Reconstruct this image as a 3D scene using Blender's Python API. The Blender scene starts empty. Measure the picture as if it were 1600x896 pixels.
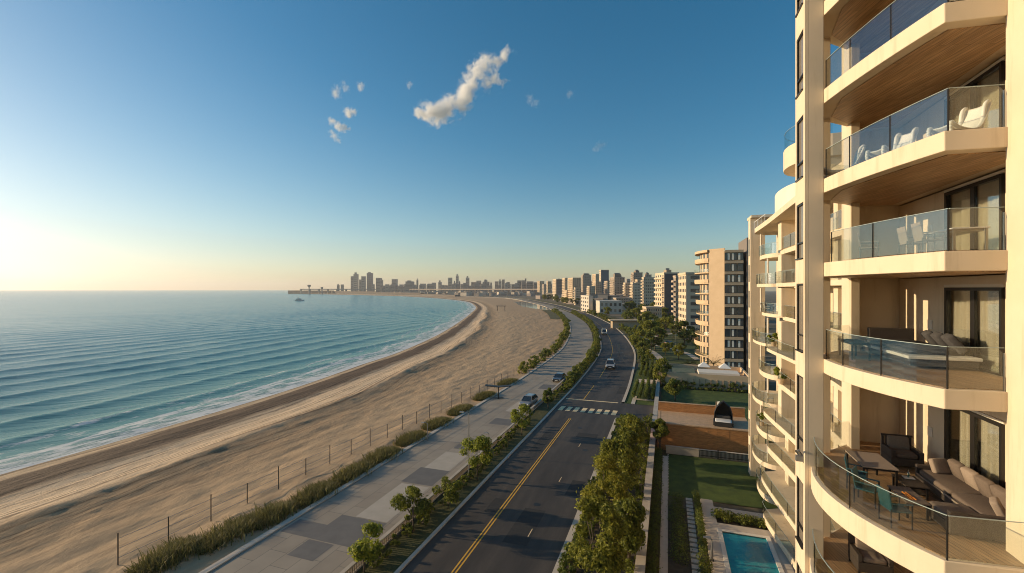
import bpy, bmesh, math, random
from mathutils import Vector, Matrix, noise
R = math.radians
rnd = random.Random(7)
sc = bpy.context.scene
col = sc.collection
PI = math.pi

# ------------------------------------------------------------------ view geometry (metres; road runs along +Y, sea on -X)
FPX, CAMH, HORY = 700.0, 22.0, 452.0
YAW = math.atan(243 / 700)
CY, SY = math.cos(YAW), math.sin(YAW)
def at(px, py, z=0.0):
    d = (CAMH - z) * FPX / (py - HORY)
    return atd(px, d)
def atd(px, d):
    r = (px - 800) / FPX * d
    return Vector((CY * r - SY * d, SY * r + CY * d))

# ------------------------------------------------------------------ mesh helper
class MB:
    def __init__(s): s.v = []; s.f = []
    def add(s, vs, fs):
        n = len(s.v); s.v += [tuple(v) for v in vs]; s.f += [tuple(i + n for i in f) for f in fs]; return s
    def box(s, x0, x1, y0, y1, z0, z1):
        return s.add([(x0,y0,z0),(x1,y0,z0),(x1,y1,z0),(x0,y1,z0),(x0,y0,z1),(x1,y0,z1),(x1,y1,z1),(x0,y1,z1)],
                     [(0,3,2,1),(4,5,6,7),(0,1,5,4),(1,2,6,5),(2,3,7,6),(3,0,4,7)])
    def obox(s, c, size, rz=0, rx=0, ry=0):
        M = Matrix.Translation(c) @ Matrix.Rotation(rz,4,'Z') @ Matrix.Rotation(ry,4,'Y') @ Matrix.Rotation(rx,4,'X')
        a,b,h = size[0]/2,size[1]/2,size[2]/2
        t = MB().box(-a,a,-b,b,-h,h)
        return s.add([M @ Vector(v) for v in t.v], t.f)
    def prism(s, poly, z0, z1):
        n = len(poly)
        a = sum(poly[i][0]*poly[(i+1)%n][1]-poly[(i+1)%n][0]*poly[i][1] for i in range(n))
        if a < 0: poly = poly[::-1]
        vs = [(p[0],p[1],z0) for p in poly] + [(p[0],p[1],z1) for p in poly]
        fs = [tuple(range(n))[::-1], tuple(range(n,2*n))] + [(i,(i+1)%n,(i+1)%n+n,i+n) for i in range(n)]
        return s.add(vs, fs)
    def band(s, line, w, z0, z1):
        """upright sheet of thickness w along an open plan line"""
        L = offset(line, w/2); Q = offset(line, -w/2)
        n = len(line)
        vs = [(p[0],p[1],z0) for p in L]+[(p[0],p[1],z0) for p in Q]+[(p[0],p[1],z1) for p in L]+[(p[0],p[1],z1) for p in Q]
        fs = []
        for i in range(n-1):
            fs += [(i,i+1,i+1+2*n,i+2*n),(n+i+1,n+i,3*n+i,3*n+i+1),(2*n+i,2*n+i+1,3*n+i+1,3*n+i),(i+1,i,n+i,n+i+1)]
        fs += [(0,2*n,3*n,n),(n-1,2*n-1,4*n-1,3*n-1)]
        return s.add(vs, fs)
    def tube(s, pts, rad, n=8):
        pts = [Vector(p) for p in pts]
        rr = rad if isinstance(rad,(list,tuple)) else [rad]*len(pts)
        vs = []; fs = []
        for i,p in enumerate(pts):
            d = (pts[min(i+1,len(pts)-1)]-pts[max(i-1,0)]).normalized()
            u = d.cross(Vector((0,0,1)));
            if u.length < .05: u = d.cross(Vector((1,0,0)))
            u.normalize(); w = u.cross(d)
            for k in range(n):
                a = 2*PI*k/n; vs.append(p+(u*math.cos(a)+w*math.sin(a))*rr[i])
        for i in range(len(pts)-1):
            for k in range(n):
                fs.append((i*n+k,i*n+(k+1)%n,(i+1)*n+(k+1)%n,(i+1)*n+k))
        fs += [tuple(range(n))[::-1], tuple(range((len(pts)-1)*n,len(pts)*n))]
        return s.add(vs, fs)
    def loft(s, rings, cap=True):
        n = len(rings[0]); vs = [p for r in rings for p in r]; fs = []
        for i in range(len(rings)-1):
            for k in range(n):
                fs.append((i*n+k,i*n+(k+1)%n,(i+1)*n+(k+1)%n,(i+1)*n+k))
        if cap: fs += [tuple(range(n))[::-1], tuple(range((len(rings)-1)*n,len(rings)*n))]
        return s.add(vs, fs)
    def ball(s, c, r, n=8, m=6, sq=(1,1,1)):
        rings = []
        for j in range(1,m):
            b = PI*j/m
            rings.append([(c[0]+sq[0]*r*math.sin(b)*math.cos(2*PI*k/n), c[1]+sq[1]*r*math.sin(b)*math.sin(2*PI*k/n), c[2]-sq[2]*r*math.cos(b)) for k in range(n)])
        return s.loft(rings)
    def grid(s, rows):
        n = len(rows[0]); vs = [p for r in rows for p in r]
        return s.add(vs, [(i*n+k,i*n+k+1,(i+1)*n+k+1,(i+1)*n+k) for i in range(len(rows)-1) for k in range(n-1)])
    def build(s, name, mat, parent=None, smooth=False, bevel=0, uv=None, fix=False):
        o = Vector((0,0,0)); q = parent
        while q: o += q.location; q = q.parent
        me = bpy.data.meshes.new(name)
        vs = s.v if o.length == 0 else [(a-o.x,b-o.y,c-o.z) for a,b,c in s.v]
        me.from_pydata(vs, [], s.f)
        if fix:
            bm = bmesh.new(); bm.from_mesh(me); bmesh.ops.recalc_face_normals(bm, faces=bm.faces); bm.to_mesh(me); bm.free()
        if mat: me.materials.append(mat)
        if smooth: me.polygons.foreach_set('use_smooth', [True]*len(me.polygons))
        ob = bpy.data.objects.new(name, me); col.objects.link(ob)
        if parent: ob.parent = parent
        if bevel:
            b = ob.modifiers.new('bevel','BEVEL'); b.width = bevel; b.segments = 2; b.limit_method = 'ANGLE'
        return ob

def offset(line, w):
    out = []
    for i,p in enumerate(line):
        a = Vector(line[max(i-1,0)][:2]); b = Vector(line[min(i+1,len(line)-1)][:2])
        t = (b-a).normalized(); out.append((p[0]+t.y*w, p[1]-t.x*w))
    return out
def tag(o, label=None, cat=None, group=None, kind=None):
    if label: o['label'] = label
    if cat: o['category'] = cat
    if group: o['group'] = group
    if kind: o['kind'] = kind
    return o
def thing(name, label, cat, loc=(0,0,0), rz=0, group=None):
    o = bpy.data.objects.new(name, None); col.objects.link(o); o.empty_display_size = .2
    o.location = loc; o.rotation_euler = (0,0,rz)
    return tag(o, label, cat, group)
KIDS = {}
def copy_tree(o, loc=None, rz=None, scale=None, label=None, parent=None):
    c = o.copy(); col.objects.link(c)
    if parent: c.parent = parent
    if loc is not None: c.location = loc
    if rz is not None: c.rotation_euler = (0,0,rz)
    if scale is not None: c.scale = scale if isinstance(scale,(tuple,list)) else (scale,)*3
    if label: c['label'] = label
    if o.name not in KIDS: KIDS[o.name] = list(o.children)
    for ch in KIDS[o.name]: copy_tree(ch, parent=c)
    return c
def place(proto, first, loc, rz=0, scale=1, label=None):
    """first use moves the prototype itself, later uses copy it"""
    if not first: return copy_tree(proto, loc, rz, scale, label)
    proto.location = loc; proto.rotation_euler = (0,0,rz); proto.scale = scale if isinstance(scale,(tuple,list)) else (scale,)*3
    if label: proto['label'] = label
    return proto
def catmull(pts, per=12):
    out = []
    P = [Vector(p) for p in pts]; P = [2*P[0]-P[1]] + P + [2*P[-1]-P[-2]]
    for i in range(1,len(P)-2):
        for k in range(per):
            t = k/per; a,b,c,d = P[i-1],P[i],P[i+1],P[i+2]
            out.append(.5*((2*b)+(c-a)*t+(2*a-5*b+4*c-d)*t*t+(3*b-3*c+d-a)*t**3))
    out.append(P[-2]); return out
def smooth01(a, b, x):
    t = min(1,max(0,(x-a)/(b-a))); return t*t*(3-2*t)

# ------------------------------------------------------------------ materials
def newmat(name):
    m = bpy.data.materials.new(name); m.use_nodes = True
    return m, m.node_tree.nodes, m.node_tree.links, m.node_tree.nodes['Principled BSDF']
def nd(N, t, **k):
    n = N.new(t)
    for a,b in k.items():
        if a in n.inputs: n.inputs[a].default_value = b
        else: setattr(n, a, b)
    return n
def rgba(c): return (c[0],c[1],c[2],1)
def ramp(N, stops, interp='LINEAR'):
    n = N.new('ShaderNodeValToRGB'); e = n.color_ramp.elements; n.color_ramp.interpolation = interp
    while len(e) < len(stops): e.new(.5)
    for i,(p,c) in enumerate(stops): e[i].position = p; e[i].color = rgba(c)
    return n
def pm(name, c1, c2=None, scale=3, rough=.7, bump=0, bscale=None, stretch=(1,1,1), metal=0, coord='Object', spec=.5, detail=5):
    m,N,L,b = newmat(name)
    b.inputs['Roughness'].default_value = rough; b.inputs['Metallic'].default_value = metal
    b.inputs['Specular IOR Level'].default_value = spec
    b.inputs['Base Color'].default_value = rgba(c1)
    if c2 or bump:
        if coord == 'Position': src = N.new('ShaderNodeNewGeometry').outputs['Position']
        else: src = N.new('ShaderNodeTexCoord').outputs[coord]
        mp = nd(N,'ShaderNodeMapping'); mp.inputs['Scale'].default_value = stretch; L.new(src, mp.inputs['Vector'])
        if c2:
            n = nd(N,'ShaderNodeTexNoise',Scale=scale,Detail=detail,Roughness=.6); L.new(mp.outputs[0], n.inputs['Vector'])
            r = ramp(N, [(.32,c1),(.68,c2)]); L.new(n.outputs['Fac'], r.inputs[0]); L.new(r.outputs[0], b.inputs['Base Color'])
        if bump:
            n2 = nd(N,'ShaderNodeTexNoise',Scale=bscale or scale*4,Detail=4); L.new(mp.outputs[0], n2.inputs['Vector'])
            bp = nd(N,'ShaderNodeBump',Strength=bump,Distance=.05); L.new(n2.outputs['Fac'], bp.inputs['Height']); L.new(bp.outputs[0], b.inputs['Normal'])
    return m
def foliage(name, dark, light, rough=.55, trans=.5):
    m,N,L,b = newmat(name)
    g = N.new('ShaderNodeNewGeometry'); tc = N.new('ShaderNodeTexCoord')
    n = nd(N,'ShaderNodeTexNoise',Scale=.9,Detail=2); L.new(tc.outputs['Object'], n.inputs['Vector'])
    a = nd(N,'ShaderNodeMath',operation='MULTIPLY'); L.new(g.outputs['Random Per Island'], a.inputs[0]); a.inputs[1].default_value = .55
    a2 = nd(N,'ShaderNodeMath',operation='MULTIPLY'); L.new(n.outputs['Fac'], a2.inputs[0]); a2.inputs[1].default_value = .6
    s = nd(N,'ShaderNodeMath',operation='ADD'); L.new(a.outputs[0], s.inputs[0]); L.new(a2.outputs[0], s.inputs[1])
    r = ramp(N, [(.2,dark),(.85,light)]); L.new(s.outputs[0], r.inputs[0])
    L.new(r.outputs[0], b.inputs['Base Color']); b.inputs['Roughness'].default_value = rough; b.inputs['Specular IOR Level'].default_value = .3
    t = N.new('ShaderNodeBsdfTranslucent'); L.new(r.outputs[0], t.inputs['Color'])
    mx = nd(N,'ShaderNodeMixShader'); mx.inputs[0].default_value = trans
    L.new(b.outputs[0], mx.inputs[1]); L.new(t.outputs[0], mx.inputs[2]); L.new(mx.outputs[0], N['Material Output'].inputs['Surface'])
    return m
def glassmat(name, tint, base=.05, extra=.5):
    m,N,L,b = newmat(name); N.remove(b)
    tr = nd(N,'ShaderNodeBsdfTransparent',Color=rgba(tint)); gl = nd(N,'ShaderNodeBsdfGlossy',Roughness=.02,Color=(1,1,1,1))
    fr = nd(N,'ShaderNodeFresnel',IOR=1.5)
    ma = nd(N,'ShaderNodeMath',operation='MULTIPLY_ADD'); L.new(fr.outputs[0], ma.inputs[0]); ma.inputs[1].default_value = extra; ma.inputs[2].default_value = base
    mx = N.new('ShaderNodeMixShader'); L.new(ma.outputs[0], mx.inputs[0]); L.new(tr.outputs[0], mx.inputs[1]); L.new(gl.outputs[0], mx.inputs[2])
    L.new(mx.outputs[0], N['Material Output'].inputs['Surface']); return m
def planks(name, cA, cB, w=.14, rough=.55, rot=0, coord='Position', vert=False, length=2.6):
    m,N,L,b = newmat(name)
    src = N.new('ShaderNodeNewGeometry').outputs['Position'] if coord == 'Position' else N.new('ShaderNodeTexCoord').outputs['Object']
    mp = nd(N,'ShaderNodeMapping'); mp.inputs['Rotation'].default_value = (R(90) if vert else 0,0,rot); L.new(src, mp.inputs['Vector'])
    br = nd(N,'ShaderNodeTexBrick'); br.inputs['Scale'].default_value = 1; br.inputs['Brick Width'].default_value = length; br.inputs['Row Height'].default_value = w
    br.inputs['Mortar Size'].default_value = .006; br.inputs['Color1'].default_value = rgba(cA); br.inputs['Color2'].default_value = rgba(cB)
    br.inputs['Mortar'].default_value = rgba([x*.3 for x in cA]); br.offset = .37
    L.new(mp.outputs[0], br.inputs['Vector'])
    mp2 = nd(N,'ShaderNodeMapping'); mp2.inputs['Scale'].default_value = (1.2,16,3); L.new(mp.outputs[0], mp2.inputs['Vector'])
    n = nd(N,'ShaderNodeTexNoise',Scale=1.4,Detail=5); L.new(mp2.outputs[0], n.inputs['Vector'])
    r = ramp(N, [(.3,(.55,.55,.55)),(.7,(1.15,1.1,1.05))]); L.new(n.outputs['Fac'], r.inputs[0])
    mu = nd(N,'ShaderNodeMix',data_type='RGBA',blend_type='MULTIPLY'); mu.inputs[0].default_value = 1
    L.new(br.outputs['Color'], mu.inputs[6]); L.new(r.outputs[0], mu.inputs[7]); L.new(mu.outputs[2], b.inputs['Base Color'])
    b.inputs['Roughness'].default_value = rough
    return m

def stucco(name, c1, c2):
    m = pm(name, c1, c2, .9, .78, .10, 55, coord='Position'); N = m.node_tree.nodes; L = m.node_tree.links; b = N['Principled BSDF']
    g = N.new('ShaderNodeNewGeometry'); mp = nd(N,'ShaderNodeMapping'); mp.inputs['Scale'].default_value = (1.6,1.6,.16); L.new(g.outputs['Position'], mp.inputs['Vector'])
    n = nd(N,'ShaderNodeTexNoise',Scale=1.3,Detail=6,Roughness=.65); L.new(mp.outputs[0], n.inputs['Vector']); r = ramp(N, [(.30,(.82,.79,.74)),(.46,(1,1,1)),(1,(1.02,1.02,1.02))]); L.new(n.outputs['Fac'], r.inputs[0])
    mu = nd(N,'ShaderNodeMix',data_type='RGBA',blend_type='MULTIPLY'); mu.inputs[0].default_value = 1; L.new(b.inputs['Base Color'].links[0].from_socket, mu.inputs[6]); L.new(r.outputs[0], mu.inputs[7]); L.new(mu.outputs[2], b.inputs['Base Color'])
    return m
M = {}
M['stucco'] = stucco('cream stucco',(.65,.545,.395),(.70,.585,.435))
M['stucco_tan'] = pm('tan stucco',(.55,.40,.25),(.61,.45,.29),.5,.8,.05,30)
M['stucco_white'] = pm('white render',(.68,.62,.53),(.74,.68,.58),.5,.8)
M['wood_soffit'] = planks('oak soffit boards',(.58,.38,.20),(.47,.29,.14),.16,.5,R(75))
M['wood_deck'] = planks('timber balcony deck',(.44,.28,.15),(.36,.22,.115),.12,.5,R(75))
M['cedar'] = planks('orange cedar cladding',(.52,.25,.09),(.47,.22,.078),.15,.6,0,vert=True,length=3.1)
M['deck_pale'] = planks('pale terrace boards',(.62,.43,.27),(.56,.39,.24),.3,.7,0)
M['glass'] = glassmat('balcony glass',(.91,.93,.91),.02,.30)
M['glass_tint'] = glassmat('teal furniture glass',(.35,.62,.68),.06,.6)
M['pane'] = glassmat('window pane',(.88,.89,.87),.03,.6)
M['edge'] = pm('glass edge',(.35,.42,.40),rough=.2)
M['dark_metal'] = pm('dark bronze frame',(.022,.02,.019),rough=.35,metal=.3)
M['steel'] = pm('brushed steel',(.45,.45,.44),rough=.3,metal=.9)
M['curtain'] = pm('cream curtain',(.86,.80,.66),(.9,.84,.7),2,.9)
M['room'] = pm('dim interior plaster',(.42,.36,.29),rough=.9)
M['farglass'] = pm('dark window glass',(.035,.045,.055),(.09,.09,.09),.35,.08,spec=.8)
M['rattan'] = pm('dark brown rattan',(.035,.025,.02),(.06,.043,.033),30,.55,.5,90)
M['cushion'] = pm('taupe cushion fabric',(.12,.09,.07),(.16,.12,.09),20,.95,.2,120)
M['cushion_pale'] = pm('pale cushion fabric',(.25,.19,.145),(.30,.235,.18),20,.95,.2,120)
M['cushion_grey'] = pm('charcoal cushion fabric',(.045,.043,.045),(.07,.066,.066),20,.95,.2,120)
M['white_paint'] = pm('white paint',(.72,.7,.66),(.78,.76,.72),3,.4)
M['black'] = pm('black fabric',(.012,.012,.013),(.02,.02,.022),10,.75)
M['orange'] = pm('orange cloth',(.75,.26,.03),rough=.8)
M['asphalt'] = None
M['kerb'] = pm('pale concrete kerb',(.50,.43,.35),(.58,.50,.41),1.5,.85,.15,40,coord='Position')
M['concrete'] = pm('weathered concrete',(.38,.33,.27),(.48,.42,.35),.7,.85,.1,25,coord='Position')
M['paving'] = pm('pale garden paving',(.50,.43,.345),(.58,.50,.41),1.2,.8,.1,20,coord='Position')
M['soil'] = pm('dark soil',(.035,.028,.018),(.07,.055,.035),2,.95,.5,12,coord='Position')
M['slotglass'] = pm('brownish window glass',(.17,.145,.12),(.24,.205,.165),.8,.12,spec=.7)
M['lawn'] = pm('mown lawn',(.030,.056,.005),(.066,.104,.010),.8,.9,.9,30,coord='Position')
M['verge'] = pm('rough verge grass',(.035,.042,.008),(.085,.078,.018),.35,.95,.9,9,coord='Position')
M['yellow'] = pm('worn yellow paint',(.70,.40,.035),(.60,.33,.04),2.5,.7,coord='Position')
M['white_line'] = pm('worn white paint',(.78,.57,.30),(.88,.68,.40),2.5,.7,coord='Position')
M['post'] = pm('dark steel post',(.03,.028,.026),rough=.5,metal=.4)
M['galv'] = pm('galvanised lamp post',(.25,.25,.25),rough=.45,metal=.6)
M['bark'] = pm('bark',(.07,.05,.035),(.13,.10,.07),6,.9,.5,20)
M['stake'] = pm('weathered timber slats',(.26,.195,.13),(.38,.29,.2),4,.85)
M['leaf_tree'] = foliage('broad leaves',(.045,.068,.01),(.34,.335,.045))
M['leaf_shrub'] = foliage('shrub leaves',(.04,.066,.011),(.27,.285,.042))
M['leaf_bright'] = foliage('young leaves',(.07,.115,.015),(.38,.40,.05))
M['leaf_hedge'] = foliage('hedge leaves',(.038,.066,.012),(.20,.23,.04))
M['leaf_dune'] = foliage('dune grass blades',(.075,.085,.018),(.28,.24,.08))
M['leaf_palm'] = foliage('palm fronds',(.02,.035,.01),(.07,.085,.02))
M['tyre'] = pm('tyre rubber',(.012,.012,.012),rough=.85)
M['rim'] = pm('alloy rim',(.4,.4,.4),rough=.3,metal=.9)
M['carglass'] = pm('car glass',(.02,.03,.04),rough=.04,spec=1)
M['lamp'] = pm('headlamp lens',(.75,.76,.78),rough=.1,spec=1)
M['tail'] = pm('tail lamp lens',(.35,.02,.01),rough=.15)
M['grille'] = pm('black grille',(.015,.015,.016),rough=.4)
def paint(name, c):
    m = pm(name, c, rough=.28, metal=.25); m.node_tree.nodes['Principled BSDF'].inputs['Coat Weight'].default_value = .7; return m

# ------------------------------------------------------------------ camera, sky, sun
cam = bpy.data.cameras.new('camera'); co = bpy.data.objects.new('camera', cam); col.objects.link(co)
co.location = (0,0,CAMH); co.rotation_euler = (R(90),0,YAW); cam.sensor_width = 36; cam.lens = 36*FPX/1600
cam.shift_y = 4/1600; cam.clip_start = .1; cam.clip_end = 40000; sc.camera = co
SUN_EL, SUN_AZ = R(13), R(97)                       # azimuth counted from +Y towards -X
sd = Vector((-math.sin(SUN_AZ)*math.cos(SUN_EL), math.cos(SUN_AZ)*math.cos(SUN_EL), math.sin(SUN_EL)))
w = bpy.data.worlds.new('World'); sc.world = w; w.use_nodes = True
wn = w.node_tree.nodes; sky = wn.new('ShaderNodeTexSky'); sky.sky_type = 'NISHITA'; sky.sun_disc = False
sky.sun_elevation = SUN_EL; sky.sun_rotation = -SUN_AZ; sky.altitude = 20; sky.air_density = 1.0; sky.dust_density = .5; sky.ozone_density = 2.2
hs = wn.new('ShaderNodeHueSaturation'); hs.inputs['Hue'].default_value = .489
bw = wn.new('ShaderNodeRGBToBW'); w.node_tree.links.new(sky.outputs[0], bw.inputs[0]); sm = wn.new('ShaderNodeMapRange'); w.node_tree.links.new(bw.outputs[0], sm.inputs[0])
sm.inputs[1].default_value = 2.0; sm.inputs[2].default_value = 9.0; sm.inputs[3].default_value = 1.36; sm.inputs[4].default_value = .62; w.node_tree.links.new(sm.outputs[0], hs.inputs['Saturation'])
w.node_tree.links.new(sky.outputs[0], hs.inputs['Color']); w.node_tree.links.new(hs.outputs[0], wn['Background'].inputs['Color']); wn['Background'].inputs['Strength'].default_value = .086
sl = bpy.data.lights.new('sun','SUN'); so = bpy.data.objects.new('sun', sl); col.objects.link(so)
sl.energy = 3.7; sl.angle = R(.55); sl.color = (1,.755,.455); so.rotation_euler = sd.to_track_quat('Z','Y').to_euler(); so.location = (-60,20,60)
vs = sc.view_settings; vs.view_transform = 'Standard'; vs.look = 'None'; vs.gamma = 1; vs.use_curve_mapping = False; vs.exposure = 0.65
cy = sc.cycles; cy.use_denoising = True; cy.max_bounces = 8; cy.diffuse_bounces = 5; cy.glossy_bounces = 3; cy.transmission_bounces = 4
cy.transparent_max_bounces = 24; cy.volume_bounces = 6; cy.sample_clamp_indirect = 6; cy.caustics_reflective = False; cy.caustics_refractive = False
cy.use_adaptive_sampling = True; cy.adaptive_threshold = .006; cy.filter_width = 1.0
cy.volume_step_rate = 1.0; cy.volume_max_steps = 256

# ------------------------------------------------------------------ the coast road as one smooth line; everything along it is an offset
PATH = catmull([(0,-150),(0,-40),(0,40),(0,80),(-.2,110),(-1.8,150),(-5,180),(-13,228),(-24.5,282),(-36,325),(-55,390),(-68,428),(-106,534),(-122,577),(-192,736),(-303,970),(-430,1130),(-640,1270),(-1000,1470),(-1850,1930)], 14)
def tang(i):
    a = PATH[max(i-1,0)]; b = PATH[min(i+1,len(PATH)-1)]; return (b-a).normalized()
def off(i, o):
    t = tang(i); return Vector((PATH[i].x+t.y*o, PATH[i].y-t.x*o))
def idx(Y):
    lo = min(range(len(PATH)), key=lambda k: abs(PATH[k].y-Y)); return lo
def along(Y, o):
    """point at offset o beside the road, at road coordinate Y, and the heading there"""
    for i in range(len(PATH)-1):
        if PATH[i].y <= Y <= PATH[i+1].y:
            f = (Y-PATH[i].y)/(PATH[i+1].y-PATH[i].y); p = off(i,o).lerp(off(i+1,o),f); t = tang(i).lerp(tang(i+1),f)
            return p, math.atan2(-t.x,t.y)
    return off(len(PATH)-1,o), 0
def strip(name, o0, o1, z, m, i0=0, i1=None, h=0, parent=None, kind='structure'):
    i1 = i1 or len(PATH)-1
    A = [off(i,o0) for i in range(i0,i1)]; B = [off(i,o1) for i in range(i0,i1)]
    mb = MB()
    if h:
        mb.grid([[(a.x,a.y,z-h),(a.x,a.y,z),(b.x,b.y,z),(b.x,b.y,z-h)] for a,b in zip(A,B)])
    else: mb.grid([[(a.x,a.y,z),(b.x,b.y,z)] for a,b in zip(A,B)])
    o = mb.build(name, m, parent)
    if kind and not parent: o['kind'] = kind
    return o
I_FAR = idx(1000)

# ---- asphalt, with wheel-worn lanes and repair patches
m,N,L,b = newmat('asphalt'); g = N.new('ShaderNodeNewGeometry')
n1 = nd(N,'ShaderNodeTexNoise',Scale=.3,Detail=7,Roughness=.62); mp = nd(N,'ShaderNodeMapping'); mp.inputs['Scale'].default_value = (1.5,.22,1)
L.new(g.outputs['Position'], mp.inputs['Vector']); L.new(mp.outputs[0], n1.inputs['Vector'])
r1 = ramp(N, [(.33,(.032,.026,.022)),(.5,(.052,.043,.036)),(.68,(.085,.07,.056))]); L.new(n1.outputs['Fac'], r1.inputs[0])
n2 = nd(N,'ShaderNodeTexNoise',Scale=30,Detail=3); L.new(g.outputs['Position'], n2.inputs['Vector'])
r2 = ramp(N, [(.3,(.75,.75,.75)),(.7,(1.2,1.2,1.2))]); L.new(n2.outputs['Fac'], r2.inputs[0])
mu = nd(N,'ShaderNodeMix',data_type='RGBA',blend_type='MULTIPLY'); mu.inputs[0].default_value = 1
L.new(r1.outputs[0], mu.inputs[6]); L.new(r2.outputs[0], mu.inputs[7]); L.new(mu.outputs[2], b.inputs['Base Color'])
b.inputs['Roughness'].default_value = .72; bp = nd(N,'ShaderNodeBump',Strength=.3,Distance=.01); L.new(n2.outputs['Fac'], bp.inputs['Height']); L.new(bp.outputs[0], b.inputs['Normal'])
M['asphalt'] = m
# ---- promenade slabs
m,N,L,b = newmat('promenade slabs'); g = N.new('ShaderNodeNewGeometry')
mp = nd(N,'ShaderNodeMapping'); mp.inputs['Rotation'].default_value = (0,0,R(90)); L.new(g.outputs['Position'], mp.inputs['Vector'])
br = nd(N,'ShaderNodeTexBrick'); br.inputs['Scale'].default_value = 1; br.inputs['Brick Width'].default_value = 3.4; br.inputs['Row Height'].default_value = 1.75; br.inputs['Mortar Size'].default_value = .018
br.inputs['Color1'].default_value = (.285,.24,.19,1); br.inputs['Color2'].default_value = (.325,.28,.225,1); br.inputs['Mortar'].default_value = (.10,.092,.083,1); L.new(mp.outputs[0], br.inputs['Vector'])
n1 = nd(N,'ShaderNodeTexNoise',Scale=.35,Detail=6); L.new(g.outputs['Position'], n1.inputs['Vector']); r1 = ramp(N, [(.3,(.88,.87,.86)),(.7,(1.1,1.08,1.05))]); L.new(n1.outputs['Fac'], r1.inputs[0])
mu = nd(N,'ShaderNodeMix',data_type='RGBA',blend_type='MULTIPLY'); mu.inputs[0].default_value = 1; L.new(br.outputs[0], mu.inputs[6]); L.new(r1.outputs[0], mu.inputs[7]); L.new(mu.outputs[2], b.inputs['Base Color'])
b.inputs['Roughness'].default_value = .8; M['promenade'] = m
M['dark_panel'] = pm('dark promenade panel',(.125,.115,.108),(.16,.148,.136),.8,.75,coord='Position')
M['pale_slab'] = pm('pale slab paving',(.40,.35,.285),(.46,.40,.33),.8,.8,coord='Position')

# ---- ground sheet from the promenade inland to the horizon
m,N,L,b = newmat('inland ground'); g = N.new('ShaderNodeNewGeometry')
n1 = nd(N,'ShaderNodeTexNoise',Scale=.035,Detail=8,Roughness=.65); L.new(g.outputs['Position'], n1.inputs['Vector'])
r1 = ramp(N, [(.34,(.035,.045,.014)),(.47,(.07,.062,.03)),(.55,(.16,.125,.085)),(.66,(.10,.09,.075)),(.74,(.045,.05,.02))]); L.new(n1.outputs['Fac'], r1.inputs[0]); L.new(r1.outputs[0], b.inputs['Base Color']); b.inputs['Roughness'].default_value = .95
OFS = [-34,-20,0,40,120,300,700,1600,4000]
gr = MB().grid([[(*off(i,o),-.05) for o in OFS] for i in range(len(PATH))])
gr.build('ground', m)['kind'] = 'structure'

# ---- beach: ruled between the waterline and the promenade edge
SHORE_C = [(-80,-150),(-80,-40),(-79.6,10),(-79.8,32),(-80.6,50),(-83.3,81),(-89.4,114),(-97,154),(-121,234),(-180,396),(-247,559),(-371,787),(-560,1020),(-700,1150),(-936,1333),(-1865,1840)]
INL_Y = [-150,-40,10,32,50,81,114,154,228,375,515,760,1080,1260,1440,1925]
SHORE = catmull(SHORE_C, 40); INL = catmull([along(y,-33.4)[0] for y in INL_Y], 40)
ZW = -1.5
NV = 170
rows = []; dd = []
for k,(a,c) in enumerate(zip(SHORE,INL)):
    W = (c-a).length; row = []
    for j in range(NV+1):
        v = -.05+1.05*(j/NV)**1.15; p = a.lerp(c,v); d = v*W
        q = Vector((p.x*.02,p.y*.02,0)); far = 1-smooth01(500,900,p.y)
        z = ZW + .62*smooth01(-1,9,d) + .5*smooth01(12,19,d+2.5*noise.noise(Vector((p.y*.03,1,0)))) + .43*smooth01(20,44,d)
        e = smooth01(0,6,d)*smooth01(0,3,W-d)
        z += e*far*(.15*noise.noise(Vector((p.x*.12,p.y*.035,0)))+.10*noise.noise(Vector((p.x*.5,p.y*.09,3)))+.05*noise.noise(Vector((p.x*1.3,p.y*.5,5))))
        z += e*far*(.9*max(0,1-abs(d-21-4*noise.noise(Vector((p.y*.02,7,0))))/5)**1.3*(.55+.45*noise.noise(Vector((p.y*.06,2,2))))*smooth01(0,40,420-p.y) + .05*noise.noise(Vector((p.x*2.1,p.y*1.5,9))) + (.13*noise.noise(Vector((p.x*.4,p.y*.33,9))) if d > 20 else 0))
        z = min(z, .30); 
        if p.y > 430: z = min(z,-.02)
        row.append((p.x,p.y,z)); dd.append(d)
    rows.append(row)
m,N,L,b = newmat('beach sand'); g = N.new('ShaderNodeNewGeometry'); at_ = N.new('ShaderNodeAttribute'); at_.attribute_name = 'shore_distance'
mp = nd(N,'ShaderNodeMapping'); mp.inputs['Scale'].default_value = (1,.22,1); L.new(g.outputs['Position'], mp.inputs['Vector'])
n1 = nd(N,'ShaderNodeTexNoise',Scale=.22,Detail=6,Roughness=.6); L.new(mp.outputs[0], n1.inputs['Vector'])
ma = nd(N,'ShaderNodeMath',operation='MULTIPLY_ADD'); L.new(n1.outputs['Fac'], ma.inputs[0]); ma.inputs[1].default_value = 6; ma.inputs[2].default_value = -3
ad = nd(N,'ShaderNodeMath',operation='ADD'); L.new(at_.outputs['Fac'], ad.inputs[0]); L.new(ma.outputs[0], ad.inputs[1])
ml = nd(N,'ShaderNodeMath',operation='MULTIPLY'); L.new(ad.outputs[0], ml.inputs[0]); ml.inputs[1].default_value = 1/60
r1 = ramp(N, [(.0,(.40,.29,.185)),(.035,(.58,.42,.265)),(.06,(.11,.072,.048)),(.155,(.15,.098,.062)),(.195,(.60,.44,.29)),(.31,(.66,.49,.32)),(.37,(.37,.245,.14)),(.6,(.50,.345,.205)),(1,(.45,.305,.18))])
L.new(ml.outputs[0], r1.inputs[0])
mp3 = nd(N,'ShaderNodeMapping'); mp3.inputs['Scale'].default_value = (1,.42,1); L.new(g.outputs['Position'], mp3.inputs['Vector'])
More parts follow.
